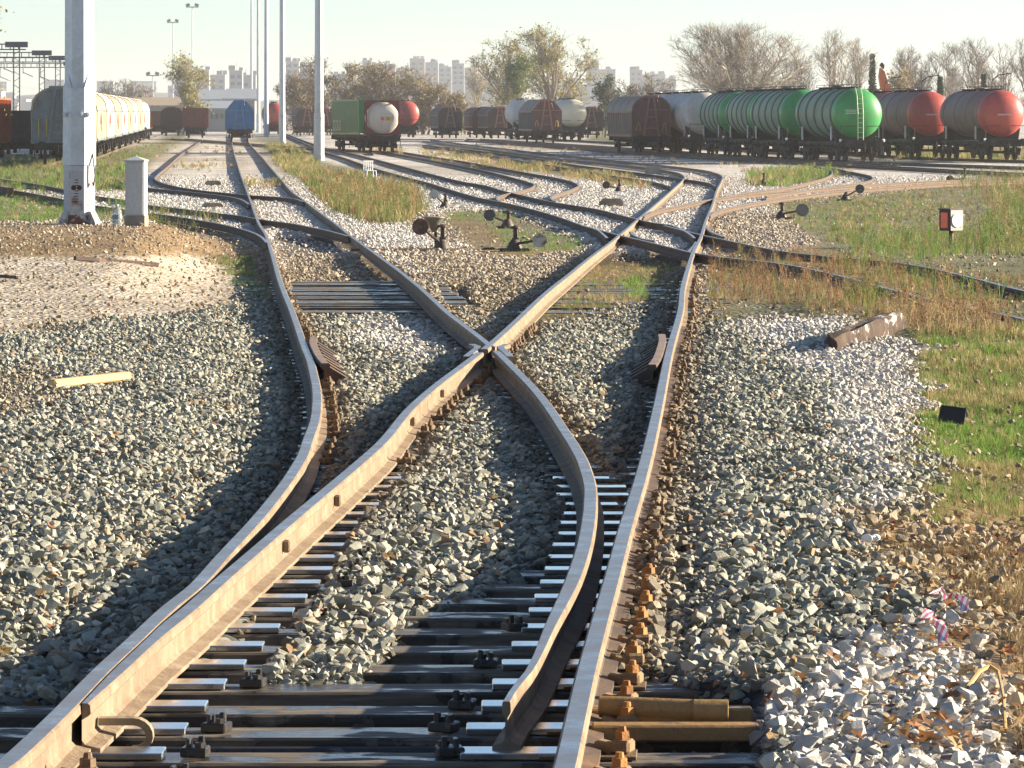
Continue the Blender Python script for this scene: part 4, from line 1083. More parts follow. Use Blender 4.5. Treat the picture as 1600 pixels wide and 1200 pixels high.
for k in range(4):
    a = math.pi/4+k*math.pi/2; R = Matrix.Rotation(a, 4, 'Z')
    m = MB().prism([(22/S, -.05), (44/S, -.05), (40/S, .06), (30/S, hz(330)), (22/S, hz(330))], -.03, .03); m.v = [tuple(R @ Vector(v)) for v in m.v]
    m.build('foot_gusset', M_mastrust, mast)
cb = MB().tube([(22/S, -.16, hz(240)), (24/S, -.2, hz(255)), (26/S, -.2, hz(275)), (24/S, -.2, hz(290)), (22/S, -.18, hz(285))], .012); cb.build('cable', plain('black cable', (.02,.02,.02), .6), mast)
lamp_head(mast, 30)
for k, (px_, d, lab) in enumerate(((498.5,282,'slim white lamp mast with its foot beside the white plastic chair'),(441,430,'slim white lamp mast, second from the chair, in yellowed grass'),(416,580,'slim white lamp mast, third from the chair'),(403.5,738,'slim white lamp mast, fourth from the chair'),(393,900,'slim white lamp mast, fifth from the chair'))):
    o = thing('lamp_mast', lab, 'lamp mast', at(px_, d)-Vector((0,0,.2)), 0, 'slim white lamp masts')
    m = MB(); octa_tube(m, .585, .0, .36, 30); m.build('shaft', M_mast, o)
    m = MB(); octa_tube(m, .66, .0, .645, 3.0+.0); octa_tube(m, .72, .0, .72, .35); so = m.build('sleeve', M_mast, o)
    if k < 2:
        for x in (-.2, -.08, .08, .2): MB().cyl((x, -.34, 2.7), (x, -.30, 2.7), .04, n=8).build('sleeve_bolt', M_mastrust, so)
        for x in (-.25, 0, .25): MB().cyl((x, -.40, .38), (x, -.34, .38), .05, n=8).build('foot_bolt', M_mastrust, so)
    lamp_head(o, 30)
for px_, yt, d, lab in ((270, 35, 1250, 'distant thin floodlight mast in front of the yellowing poplar'), (300.5, 11, 1120, 'taller distant floodlight mast beside the yellowing poplar'), (238.5, 118, 1100, 'short distant lamp post with twin heads behind the rake')):
    h = (HZ-yt)/F*d+2.3; o = thing('floodlight_mast', lab, 'lamp mast', at(px_, d), 0)
    MB().cyl((0,0,0),(0,0,h), .22, .13, 8).build('shaft', M_mast, o)
    for sx in (-1.1, 1.1): MB().box((sx, 0, h+.5), (1.0,.6,.7), ry=.3*sx).build('floodlight', M_greyend, o)
    MB().box((0,0,h), (3.2,.3,.25)).build('cross_arm', M_greyend, o)
# ------------------------------------------------------------------ cabinet, bottle
M_cab = mat('pale grey cabinet paint', (.56,.58,.57), .5, (.50,.52,.51), 1.2, streak=((.45,.45,.43), .4))
M_conc = mat('rough concrete', (.36,.32,.26), .95, (.25,.22,.18), 5, bump=.6, stain=(.20,.17,.13), stain_scale=4)
c0 = gp(213, 353); S = F/c0.y
cab = thing('cable_cabinet', 'white-grey metal cabinet with a pitched cap on a concrete plinth', 'cabinet', c0, -.12)
MB().box((0,0,7/S), (33/S, 30/S, 15/S+.05), bev=.01).build('plinth', M_conc, cab)
MB().box((0,0,(15+86/2)/S), (30/S, 27/S, 86/S), bev=.006).build('body', M_cab, cab)
MB().box((0,-27/S/2-.004,(15+43)/S), (26/S, .010, 80/S), bev=.003).build('door', M_cab, cab)
m = MB(); w2 = 16.5/S; m.add([(-w2,-w2,101/S),(w2,-w2,101/S),(w2,w2,101/S),(-w2,w2,101/S),(-w2,-w2,103/S),(w2,-w2,103/S),(w2,w2,103/S),(-w2,w2,103/S),(0,-.03,109/S),(0,.03,109/S)], [(0,3,2,1),(0,1,5,4),(1,2,6,5),(2,3,7,6),(3,0,4,7),(4,5,8),(5,6,9,8),(6,7,9),(7,4,8,9)])
m.build('cap', M_cab, cab)
MB().tube([(0,0,108/S),(.01,0,111/S)], .012).build('cap_knob', M_cab, cab)
b0 = gp(183, 354); S = F/b0.y
m = MB().lathe([(.01,0),(7.4/S,.004),(7.6/S,3/S),(7.6/S,9/S),(7.1/S,10/S),(7.6/S,11/S),(7.6/S,19/S),(7.1/S,20/S),(7.4/S,21/S),(7.0/S,25/S),(3.2/S,30/S),(2.2/S,31/S),(2.2/S,33/S)], 'Z', (0,0,0), 20)
Mg, t, p, out = nodes_of('clear bottle plastic'); p.inputs['Transmission Weight'].default_value = .75; p.inputs['Roughness'].default_value = .15; p.inputs['Base Color'].default_value = (.62,.70,.72,1); p.inputs['IOR'].default_value = 1.25
bo = thing('plastic_bottle', 'big clear plastic water bottle standing between the mast and the cabinet', 'bottle', b0)
m.build('body', Mg, bo, 40)
MB().lathe([(7.65/S, 11.5/S), (7.75/S, 12/S), (7.75/S, 18/S), (7.65/S, 18.5/S)], 'Z', (0,0,0), 20).build('label_band', mat('faded bottle label', (.30,.38,.40), .6), bo, 40)
MB().cyl((0,0,32.5/S),(0,0,35/S),2.5/S,n=12).build('cap', plain('pale blue cap', (.45,.55,.62), .5), bo)
# ------------------------------------------------------------------ point levers
M_lev = mat('dark greasy lever iron', (.085,.06,.045), .6, (.04,.03,.025), 6, stain=(.22,.13,.07), stain_scale=7, bump=.3)
M_wt_g = mat('grey and white weight paint', (.12,.12,.115), .6, (.06,.06,.06), 6, stain=(.5,.5,.48), stain_scale=5, stain_lo=.55, stain_hi=.6)
M_wt_b = mat('brown rusted weight', (.13,.07,.05), .65, (.07,.04,.03), 6, stain=(.24,.13,.09), stain_scale=5)
M_wt_w = mat('white weight paint', (.55,.54,.50), .55, (.4,.38,.35), 5, stain=(.12,.11,.10), stain_scale=4, stain_lo=.5, stain_hi=.55)
def lever(label, bx_, by_, wx_, wy_, wr, ptop, mw, lantern=None, cap=True):
    b = gp(bx_, by_); S = F/b.y
    o = thing('point_lever', label, 'point lever', b, 0, 'weighted point levers')
    L = lambda x, y: ((x-bx_)/S, (by_-y)/S)
    MB().box((0,0,.02), (.55,.30,.08), bev=.02).build('base_plate', M_lev, o)
    MB().lathe([(.15,0),(.14,.05),(.09,.14),(.06,.18)], 'Z', (0,0,.04), 12).build('pedestal', M_lev, o, 40)
    h = (by_-ptop)/S
    pm = MB(); pm.box((.02,.06,h/2), (.085,.085,h), bev=.012); pm.box((.02,.06,h*.55), (.13,.12,.05), bev=.01)
    pm.build('post', M_lev, o)
    if cap: MB().lathe([(.05,0),(.09,.01),(.09,.03),(.06,.05),(.02,.07)], 'Z', (.02,.06,h), 12).build('post_cap', M_lev, o)
    dx, dz = L(wx_, wy_); ang = math.atan2(dz-.14, dx)
    MB().cyl((0,-.06,.14), (dx*.9, -.10, .14+(dz-.14)*.9), .026, .022, 8).build('arm', M_lev, o)
    rr = wr/S
    MB().lathe([(.02,-.055),(rr*.35,-.055),(rr*.4,-.045),(rr*.86,-.045),(rr,-.055),(rr*1.0,.055),(rr*.86,.05),(rr*.4,.05),(.02,.055)], 'Y', (dx, -.11, dz), 24).build('counterweight', mw, o, 40)
    return o, S
lv, S = lever('point lever with a brown disc weight and a flared tin hood', 690, 393, 657, 354, 13, 356, M_wt_b)
m = MB(); hx, hz_ = (678-690)/S, (393-341)/S
m.lathe([(4/S, -22/S), (7/S, -16/S), (10/S, -8/S), (17/S, 0), (18/S, 1/S), (17.5/S, 2/S), (1/S, 1.5/S)], 'Z', (hx, .12, hz_), 18); m.build('tin_hood', mat('greenish tin', (.30,.30,.24), .45, (.18,.18,.14), 4, metal=.3), lv, 40)
MB().box((hx+.03, .12, (hz_-22/S)/2), (.05, .05, hz_-22/S)).build('hood_stem', M_lev, lv)
lever('point lever with a half white disc raised beside the near bare track', 793, 357, 765, 336, 9.2, 333, M_wt_g)
lever('point lever with a grey-white disc held low over grass', 804, 393, 843, 375, 11, 358, M_wt_w)
lever('small point lever with a white disc behind the reddish weeds', 695, 327, 678, 304, 7, 303, M_wt_w, cap=False)
lever('small point lever with a black disc on the white gravel triangle', 967, 301, 947, 289, 6, 280, M_lev, cap=False)
lever('point lever with a pale stone-like disc at the edge of the grass', 1221, 343, 1253, 328, 10, 320, mat('stone grey weight', (.28,.26,.23), .8, (.18,.17,.15), 5))
lever('point lever with a pale disc in front of the sunlit rails', 1321, 314, 1343, 295, 7, 300, M_wt_g, cap=False)
lever('small point lever with a white disc on the grassy island', 1193, 290, 1219, 283, 5, 273, M_wt_w)
lever('dark point lever by the end of the sunlit rails', 1507, 285, 1484, 280, 6, 264, M_lev)
# rods that link the levers to the points
for lab, a, b2 in (('thin iron point rod from the tin hooded lever to the long track', (548, 395), (684, 394)), ('thin iron point rod from the tin hooded lever to the grey disc lever', (700, 394), (800, 392)), ('thin iron rod from the raised disc lever to the curved rail', (860, 360), (925, 366))):
    A_, B_ = gp(*a), gp(*b2); o = tag(MB().cyl(A_+Vector((0,0,.05)), B_+Vector((0,0,.05)), .022, n=8).cyl(A_+Vector((0,.12,.05)), B_+Vector((0,.12,.05)), .018, n=8).build('point_rod', M_lev), lab, 'rod')
# ------------------------------------------------------------------ red and white dwarf signal lantern
s0 = gp(1486, 388); S = F/s0.y
sg = thing('dwarf_signal', 'square black signal lantern with a red pane and a white round lens', 'signal', s0, 0)
bw = 29/S; rz = .62
bxm = MB().box((0,0,(388-344)/S), (bw*.92, bw*.92, 33/S), rz=rz, bev=.01); bd = bxm.build('lantern_box', mat('dark red-brown lantern paint', (.07,.03,.03), .6, (.04,.02,.02), 5), sg)
cz_ = (388-344)/S; R = Matrix.Rotation(rz, 4, 'Z')
fl_ = Vector((-math.sin(-rz), -math.cos(rz), 0))
def face(n, wd, ht, th, name, m, round_=False):
    ang = math.atan2(n.x, -n.y); c = n*(bw*.46+th/2)+Vector((0,0,cz_))
    mb = MB()
    if round_: mb.cyl(c-n*th/2, c+n*th/2, wd, n=24)
    else: mb.box(c, (wd, th, ht), rz=ang)
    return mb.build(name, m, bd)
nl = Vector((math.sin(rz), -math.cos(rz), 0)); n_left = Vector((-math.sin(math.pi/2-rz), -math.cos(math.pi/2-rz), 0)); n_right = Vector((math.sin(rz), -math.cos(rz), 0))
n_left = (R @ Vector((-1,0,0, 0))).to_3d(); n_right = (R @ Vector((0,-1,0,0))).to_3d()
if n_left.y > n_right.y: pass
face(n_left, bw*.55, 24/S, .012, 'red_pane', plain('red pane', (.92,.12,.05), .3))
face(n_right, bw*.86, 32/S, .008, 'grey_panel', mat('pale grey panel', (.45,.40,.38), .5, (.38,.33,.31), 4))
face(n_right, 11/S, 0, .028, 'white_lens', plain('white enamel lens', (.88,.88,.86), .25), True)
MB().box((0,0,cz_+17.5/S), (bw*1.0, bw*1.0, 2/S), rz=rz).build('lid', M_lev, bd)
MB().cyl((0,0,0), (0,0,cz_-16/S), .045, n=10).box((0,0,.03), (.3,.3,.08)).build('post', M_lev, sg)
# ------------------------------------------------------------------ odds and ends lying about
def rough_beam(label, name, A_, B_, w_, h_, m, cat, seed):
    A_, B_ = Vector(A_), Vector(B_); d = B_-A_; L = d.length; r = random.Random(seed); mb = MB(); n = 16; ring = 14; P = []
    for k in range(n+1):
        y = L*k/n; tw = .15*math.sin(k*.5+seed)
        for q in range(ring):
            a = 2*math.pi*q/ring+tw; sq = 1/max(abs(math.cos(a)), abs(math.sin(a)))**.75
            e_ = 1+r.uniform(-.16, .08)-(.25*r.random() if k in (0, n) else 0)-(.22 if q in (3, 4) and 3 < k < 12 else 0)
            P.append((w_/2*sq*math.cos(a)*e_, y+(r.uniform(-.07, .07) if k in (0, n) else 0), h_/2*sq*math.sin(a)*e_))
    Fs = [(k*ring+q, k*ring+(q+1) % ring, (k+1)*ring+(q+1) % ring, (k+1)*ring+q) for k in range(n) for q in range(ring)]
    Fs += [tuple(reversed(range(ring))), tuple(range(n*ring, (n+1)*ring))]
    mb.add(P, Fs); me = mb.mesh(name, m, 50)
    return tag(link(name, me, None, A_, d.to_track_quat('Y', 'Z').to_euler()), label, cat)
def beam(label, name, A_, B_, w_, h_, m, cat, roll=0.0, bev=.012):
    A_, B_ = Vector(A_), Vector(B_); d = B_-A_; L = d.length
    me = MB().box((0, L/2, 0), (w_, L, h_), ry=roll, bev=bev).mesh(name, m)
    o = link(name, me, None, A_, d.to_track_quat('Y', 'Z').to_euler()); return tag(o, label, cat)
M_oldw = mat('dark rotten timber', (.085,.05,.032), .9, (.022,.015,.012), 5, stain=(.48,.45,.42), stain_scale=3.2, stain_lo=.57, stain_hi=.62, bump=.6, streak=((.16,.12,.09), .5))
A_ = gp(1298, 556)+Vector((0,0,.085)); B_ = gp(1402, 532)+Vector((.02,.2,.16)); rough_beam('thick rotten timber log with whitish patches lying on pale stones', 'timber_log', A_, B_, .17, .20, M_oldw, 'log', 3)
A_ = gp(1412, 553)+Vector((0,0,.03)); rough_beam('short stub of grey timber in the grass beside the rotten log', 'timber_stub', A_, A_+Vector((.16,.10,.02)), .08, .07, M_oldw, 'log', 5)
A_ = gp(1466, 664)+Vector((0,0,.03))
m = MB().box((.09,.0,.05), (.17,.012,.11)).box((.09,.05,.105), (.17,.10,.012)).box((.004,.05,.05), (.012,.1,.1)); o = m.build('iron_angle', plain('blackened iron', (.018,.016,.015), .6), None, None, A_); o.rotation_euler = (-.35, .12, -.25); tag(o, 'black bent iron plate piece lying on the green grass', 'iron piece')
M_fresh = mat('fresh pale timber', (.68,.47,.22), .7, (.55,.36,.16), 6)
M_end = plain('dark timber end', (.035,.02,.015), .9)
A_ = gp(80, 617)+Vector((0,0,.075)); B_ = A_+Vector((.47,.75,.015))
beam('fresh yellow wood batten lying on grey gravel', 'wood_batten', A_, B_, .075, .06, M_fresh, 'batten')
M_oldbar = mat('rusty brown bar', (.10,.06,.045), .8, (.06,.04,.03), 5, stain=(.28,.18,.11), stain_scale=4)
A_, B_ = gp(116, 410)+Vector((0,0,.055)), gp(247, 420)+Vector((0,0,.055)); beam('long rusty bar lying across the sandy ground', 'rusty_bar', A_, B_, .06, .06, M_oldbar, 'bar')
A_, B_ = gp(-10, 437)+Vector((0,0,.05)), gp(27, 440)+Vector((0,0,.05)); beam('short crooked dark stick on the sandy ground', 'dark_stick', A_, B_, .05, .04, M_oldbar, 'stick')
A_, B_ = gp(-30, 299)+Vector((0,0,.15)), gp(16, 307)+Vector((0,0,.15)); beam('thick dark timber lying in the grass by the branch track', 'timber_beam', A_, B_, .25, .3, M_oldw, 'timber')
M_stone2 = mat('weathered concrete block', (.34,.27,.20), .95, (.20,.16,.12), 2.5, bump=.6, stain=(.12,.10,.07), stain_scale=2)
def block(label, x, y, w_, h_, m=M_stone2):
    b = gp(x, y); S = F/b.y; w2, h2 = w_/S, h_/S
    mb = MB(); mb.prism([(-w2/2, -.05), (w2/2, -.05), (w2*.48, h2*.6), (w2*.36, h2), (-w2*.33, h2), (-w2*.49, h2*.55)], -.16, .16)
    return tag(mb.build('concrete_block', m, None, None, b), label, 'concrete block', 'fouling point blocks between the tracks')
block('low brown concrete block on white gravel beside the long track', 333, 326, 34, 9)
block('small brown concrete block on white gravel toward the blue wagon', 333, 291, 27, 9)
block('rounded concrete block on the white gravel triangle', 955, 324, 38, 14)
block('pale rounded concrete block between the bent tracks', 1020, 272, 25, 12, mat('pale concrete', (.42,.39,.34), .9, (.3,.27,.23), 2.5))
# white plastic chair
M_plas = plain('white plastic', (.74,.73,.70), .45)
c0 = gp(578, 281); S = F/c0.y
ch = thing('plastic_chair', 'white plastic garden chair standing at the edge of the weeds', 'chair', c0, .35)
MB().box((0,0,.40),(.46,.46,.03),bev=.01).build('seat', M_plas, ch)
bk = MB()
for x in (-.20,-.1,0,.1,.20): bk.box((x,.24,.60),(.05,.025,.40))
bk.box((0,.24,.80),(.46,.03,.08)); bk.build('backrest', M_plas, ch)
for sx in (-1,1):
    MB().box((sx*.22,.0,.58),(.05,.42,.03)).build('armrest', M_plas, ch)
    for y in (-.2,.2): MB().cyl((sx*.20,y,.40),(sx*.24,y*1.15,0),.028,.022,8).build('leg', M_plas, ch)
o = gp(562, 287); tag(MB().box((0,0,.08),(.5,.3,.2),rz=.3,bev=.04).box((.12,.05,.2),(.25,.2,.1),rz=-.3,bev=.03).build('broken_brickwork', mat('orange broken brick', (.42,.17,.08), .9, (.28,.11,.06), 4, bump=.5), None, None, o), 'orange lump of broken brickwork by the plastic chair', 'brickwork')
A_, B_ = gp(500, 281)+Vector((0,0,.12)), gp(556, 281)+Vector((0,0,.12)); beam('old plank lying in reddish weeds near the plastic chair', 'plank', A_, B_, .25, .05, M_conc, 'plank')
# barrier tape, cup, bits of litter
Mt, t, p, out = nodes_of('red and white barrier tape')
tc = t.nodes.new('ShaderNodeTexCoord'); wv = t.nodes.new('ShaderNodeTexWave'); wv.bands_direction = 'DIAGONAL'; wv.inputs['Scale'].default_value = 4.2; wv.inputs['Distortion'].default_value = .8
t.links.new(tc.outputs['UV'], wv.inputs['Vector']); t.links.new(ramp(t, wv.outputs['Fac'], [(.45, (.62,.10,.13)), (.52, (.68,.64,.60))]), p.inputs['Base Color']); p.inputs['Roughness'].default_value = .4
def tape(label, pix, w_):
    P = [gp(x, y)+Vector((0,0,.075+.02*math.sin(k*2.3))) for k, (x, y) in enumerate(pix)]
    me = bpy.data.meshes.new('barrier_tape'); V = []; n = len(P)
    for k, q in enumerate(P):
        d = (P[min(k+1, n-1)]-P[max(k-1, 0)]).normalized(); s = Vector((-d.y, d.x, .35*math.sin(k*1.7))).normalized()*w_/2
        V += [q-s, q+s]
    me.from_pydata(V, [], [(2*k, 2*k+1, 2*k+3, 2*k+2) for k in range(n-1)]); uv = me.uv_layers.new()
    for pl in me.polygons:
        for li in pl.loop_indices: vi = me.loops[li].vertex_index; uv.data[li].uv = (vi//2*.16, vi % 2*.2)
    me.materials.append(Mt); o = link('barrier_tape', me); sol = o.modifiers.new('thickness', 'SOLIDIFY'); sol.thickness = .0015
    return tag(o, label, 'tape')
tape('crumpled red and white barrier tape on pale stones', [(1446,1000),(1452,992),(1462,996),(1466,1008),(1472,1020),(1474,1033),(1480,1046)], .036)
tape('faded pink and white tape scrap at the edge of the dirt', [(1458,960),(1470,958),(1482,962),(1494,964),(1504,968),(1508,980)], .034)
c0 = gp(1362, 856)+Vector((0,0,.02))
cup = thing('paper_cup', 'crushed white cup lying at the edge of the dirt', 'cup', c0, 1.2); cup.scale = (.62, .62, .5)
m = MB().lathe([(.024,0),(.026,.004),(.036,.085),(.038,.09),(.034,.088),(.024,.008)], 'X', (0,0,.035), 18); m.build('body', M_plas, cup, 40)
MB().lathe([(.01,0),(.04,.0),(.042,.004),(.04,.008),(.01,.01)], 'X', (-.02,.03,.04), 18).build('lid', M_plas, cup, 40)
A_ = gp(1524, 1008)+Vector((0,0,.03)); tag(MB().cyl((0,0,0),(.03,-.065,.005),.009,n=10).cyl((.03,-.065,.005),(.035,-.075,.006),.007,n=8).build('plastic_tube', M_plas, None, None, A_), 'small white plastic tube lying on brown dirt', 'tube')
Mr = mat('dry straw reed', (.48,.34,.14), .8, (.36,.24,.1), 8)
P = [gp(1498, 1108), gp(1512, 1100)+Vector((0,0,.05)), gp(1530, 1092)+Vector((0,0,.085)), gp(1546, 1090)+Vector((0,0,.10)), gp(1560, 1096)+Vector((0,0,.09)), gp(1568, 1115)+Vector((0,0,.05)), gp(1571, 1150)+Vector((0,0,.012))]
m = MB()
for k in range(len(P)-1): m.cyl(P[k], P[k+1], .006+.002*(k < 4), n=6)
tag(m.build('reed_stalk', Mr), 'bent dry reed stalk arching over white stones', 'reed')
A_ = gp(1050, 1150)+Vector((0,0,.16)); 
# ------------------------------------------------------------------ grass and weeds
def blades_mesh(name, seed, n, lean, w_, r_, m, branch=False):
    r = random.Random(seed); V = []; Fs = []
    for _ in range(n):
        a = r.uniform(0, 6.28); q = r.uniform(0, r_); b = Vector((q*math.cos(a), q*math.sin(a), 0)); h = r.uniform(.55, 1.0)
        la = r.uniform(0, 6.28); ln = r.uniform(.1, lean)*h; d = Vector((math.cos(la)*ln, math.sin(la)*ln, h))
        s = Vector((-math.sin(la+r.uniform(-1,1)), math.cos(la+r.uniform(-1,1)), 0))*w_*r.uniform(.6,1.2)
        mid = b+Vector((d.x*.35, d.y*.35, h*.58)); tip = b+d
        k = len(V); V += [b-s, b+s, mid+s*.8, mid-s*.8, tip]; Fs += [(k,k+1,k+2,k+3), (k+3,k+2,k+4)]
        if branch:
            for _ in range(7):
                u_ = r.uniform(.3, 1.0); c = b+Vector((d.x*u_**1.5, d.y*u_**1.5, h*u_)); aa = r.uniform(0, 6.28); l = r.uniform(.03,.09)
                e1 = Vector((math.cos(aa), math.sin(aa), r.uniform(.1,.9)))*l; e2 = Vector((-math.sin(aa), math.cos(aa), r.uniform(-.3,.3)))*l*.35
                k = len(V); V += [c, c+e1*.5+e2, c+e1, c+e1*.5-e2]; Fs += [(k,k+1,k+2,k+3)]
    me = bpy.data.meshes.new(name); me.from_pydata([tuple(v) for v in V], [], Fs); me.materials.append(m); return me
M_grass = instanced_mat('grass blade', .75, 0, .35, 3.0)
gpro = [blades_mesh('grass_tuft', 20+k, 16, .7, .022, .34, M_grass) for k in range(5)]
wpro = [blades_mesh('weed_stalk', 50+k, 5, .45, .012, .22, M_grass, True) for k in range(5)]
def px_ground(x, y):
    Y = row_to_Y(y)
    for _ in range(8):
        X = (x-800)*Y/F; z = ground_z(X, Y); Y = .5*Y+.5*F*(CAMZ-z)/np.maximum(y-HZ, 2)
    return (x-800)*Y/F, Y
GREEN, OLIVE, STRAW, RUSTY, BRIGHT, DEAD = (.19,.28,.065), (.28,.275,.105), (.54,.43,.215), (.38,.225,.115), (.22,.37,.07), (.33,.245,.135)
def off_rails(X, Y, gap):
    k = np.ones(len(X), bool)
    for r in RAILS:
        inr = (Y > r.Y[0]) & (Y < r.Y[-1]); k &= ~(inr & (np.abs(X-r.x(np.clip(Y, r.Y[0], r.Y[-1]))) < gap))
    return k
acc = {'g': [], 'w': []}
def patchy(X, Y): return wob(X, Y, .55, 41)*.6+wob(X, Y, 1.7, 42)*.4
def sow(poly, n, h, pal, kind='g', gap=.12, soft=0):
    """n tufts spread over a photo polygon; h (min,max) metres; pal colours with weights"""
    xs = np.array([q[0] for q in poly]); ys = np.array([q[1] for q in poly])
    x = rng.uniform(xs.min()-20, xs.max()+20, n*3); y = rng.uniform(ys.min()-4, ys.max()+4, n*3)
    wz = zone(x, y, poly, 10, 2.5); k = rng.uniform(0, 1, len(x)) < wz; x, y = x[k][:n], y[k][:n]
    X, Y = px_ground(x, y); clump = wob(X, Y, 1.1, 21)*.6+wob(X, Y, 3.3, 22)*.4
    k = off_rails(X, Y, gap) & (rng.uniform(-.75, .9, len(X)) < clump+.35) & (patchy(X, Y) > -.42) & (Y < 420); X, Y, clump = X[k], Y[k], clump[k]
    m = len(X); hh = rng.uniform(h[0], h[1], m)*(.75+.35*np.clip(clump, -1, 1)+.1)
    cs = np.array([c for c, _ in pal]); ww = np.array([w_ for _, w_ in pal], float)
    sel = np.stack([ww[q]*np.exp(1.6*wob(X, Y, .7, 30+q)) for q in range(len(pal))], 1); sel /= sel.sum(1, keepdims=True)
    idx = (rng.uniform(0, 1, m)[:, None] > np.cumsum(sel, 1)).sum(1).clip(0, len(pal)-1)
    tone = cs[idx]*rng.uniform(.7, 1.25, (m, 1))
    Z = gz_full(X, Y)-.01
    wdt = hh*rng.uniform(.7, 1.1, m)*(np.clip(Y/60, 1, 3)**.45 if kind == 'g' else 1.0)
    acc[kind].append((np.stack([X, Y, Z], 1), np.stack([rng.uniform(-.15,.15,m), rng.uniform(-.15,.15,m), rng.uniform(0,6.28,m)], 1), np.stack([wdt, wdt, hh], 1), tone))
mixg = [(GREEN, 1), (OLIVE, 1), (STRAW, .5)]
sow(Z_GREEN[0], 3600, (.18,.42), [(GREEN,1.3),(OLIVE,1),(BRIGHT,.6),(STRAW,.25)])
sow([(-100,236),(95,250),(98,270),(-100,276)], 500, (.3,.7), [(OLIVE,1),(RUSTY,.4),(GREEN,1)], 'w')
sow(Z_GREEN[1], 2600, (.08,.22), [(BRIGHT,1),(GREEN,1),(STRAW,.35)])
sow([(90,336),(165,336),(340,346),(340,358),(90,358)], 900, (.04,.12), [(GREEN,1),(BRIGHT,.6),(STRAW,.6)])
sow([(95,338),(340,338),(345,362),(95,362)], 420, (.12,.5), [(GREEN,1),(OLIVE,1),(STRAW,.6)], 'w')
sow([(140,318),(215,322),(212,350),(150,350)], 160, (.2,.55), [(GREEN,1),(BRIGHT,.7),(STRAW,.5)], 'w')
sow([(225,325),(262,325),(262,352),(228,352)], 90, (.2,.5), [(GREEN,1),(OLIVE,.7)], 'w')
sow(Z_DRY, 2600, (.03,.09), [(STRAW,1),(DEAD,1.5),(OLIVE,.3)])
sow([(405,214),(440,214),(490,250),(500,268),(470,280),(440,262)], 1700, (.2,.5), [(STRAW,1.3),(OLIVE,1),(GREEN,.5)])
sow([(470,270),(560,270),(650,300),(660,335),(600,352),(520,330),(490,300)], 1500, (.18,.5), [(OLIVE,1),(GREEN,1),(RUSTY,.4),(STRAW,.5)])
sow([(520,285),(640,290),(664,325),(640,350),(560,345),(520,325)], 900, (.35,.85), [(RUSTY,1.2),(GREEN,1.2),(OLIVE,1),(STRAW,.6)], 'w', .3)
sow([(490,268),(560,272),(560,290),(500,290)], 220, (.2,.5), [(RUSTY,1.5),(OLIVE,.6)], 'w')
sow([(690,330),(800,330),(800,345),(690,345)], 320, (.05,.14), [(BRIGHT,1),(GREEN,1)])
sow([(760,350),(930,376),(915,392),(800,396)], 700, (.05,.13), [(BRIGHT,1.4),(GREEN,1)])
sow([(640,395),(800,400),(880,395),(760,430),(660,425)], 700, (.03,.10), [(STRAW,1),(DEAD,1),(OLIVE,.6)])
sow(Z_GREEN[4], 800, (.2,.5), [(OLIVE,1),(BRIGHT,.7),(STRAW,.5)])
sow([(1195,322),(1300,310),(1440,296),(1460,330),(1300,372),(1240,352)], 2200, (.05,.15), [(GREEN,1),(BRIGHT,.6),(OLIVE,1.2),(STRAW,.5)])
sow([(1330,300),(1500,284),(1720,266),(1720,400),(1480,400),(1290,380)], 2600, (.08,.28), [(OLIVE,1.5),(GREEN,.7),(STRAW,.9),(DEAD,.8)])
sow([(1480,284),(1720,262),(1720,340),(1560,330)], 900, (.4,.95), [(OLIVE,1.2),(GREEN,.9),(RUSTY,.5),(STRAW,.4)], 'w')
sow([(1560,320),(1720,320),(1720,400),(1520,400)], 700, (.35,.8), [(OLIVE,1),(GREEN,1.2),(RUSTY,.3)], 'w')
sow([(1320,372),(1500,360),(1560,390),(1440,410),(1330,400)], 800, (.2,.5), [(BRIGHT,.8),(GREEN,1.2),(OLIVE,.8),(RUSTY,.3)], 'w')
sow([(1090,395),(1270,390),(1440,420),(1600,430),(1640,470),(1440,500),(1300,496),(1160,468),(1095,490)], 1900, (.05,.18), [(STRAW,.7),(RUSTY,.9),(OLIVE,1),(GREEN,.6),(DEAD,1.2)], 'g', .28)
sow([(1090,400),(1200,400),(1380,410),(1400,470),(1280,485),(1150,460),(1100,470)], 700, (.18,.46), [(RUSTY,1.8),(DEAD,.8),(OLIVE,.6)], 'w', .3)
sow([(1280,420),(1470,420),(1560,470),(1500,495),(1330,480)], 620, (.18,.5), [(GREEN,1.3),(OLIVE,1),(RUSTY,.9)], 'w', .4)
sow([(1360,480),(1520,480),(1600,530),(1480,530),(1400,510)], 520, (.15,.42), [(RUSTY,1.4),(DEAD,1),(STRAW,.6)], 'w', .2)
sow([(1430,520),(1720,500),(1720,640),(1450,640)], 6600, (.05,.14), [(GREEN,1),(STRAW,1.2),(OLIVE,1),(BRIGHT,.4)])
sow([(1440,610),(1720,620),(1720,740),(1430,720)], 6600, (.035,.10), [(BRIGHT,1.5),(GREEN,1.2),(STRAW,.5)])
sow([(1390,720),(1720,720),(1720,840),(1400,810)], 4840, (.03,.09), [(OLIVE,1.2),(GREEN,.8),(STRAW,.8),(DEAD,.6)])
sow([(1360,830),(1720,820),(1720,1010),(1560,1010),(1440,920)], 900, (.03,.08), [((.20,.14,.07),1.8),(STRAW,.5),(DEAD,1)])
sow([(1490,845),(1600,830),(1700,860),(1640,890),(1520,890)], 420, (.04,.10), [((.17,.11,.055),2.4),(STRAW,.5)])
sow([(1500,900),(1700,900),(1700,980),(1540,970)], 420, (.04,.10), [((.20,.14,.07),2),(STRAW,.8)])
sow([(1560,1000),(1720,1000),(1720,1220),(1620,1220)], 500, (.04,.12), [(DEAD,1.8),(STRAW,1)])
sow(Z_GREEN[6], 1600, (.25,.6), [(OLIVE,1),(STRAW,1.2),(GREEN,.7)])
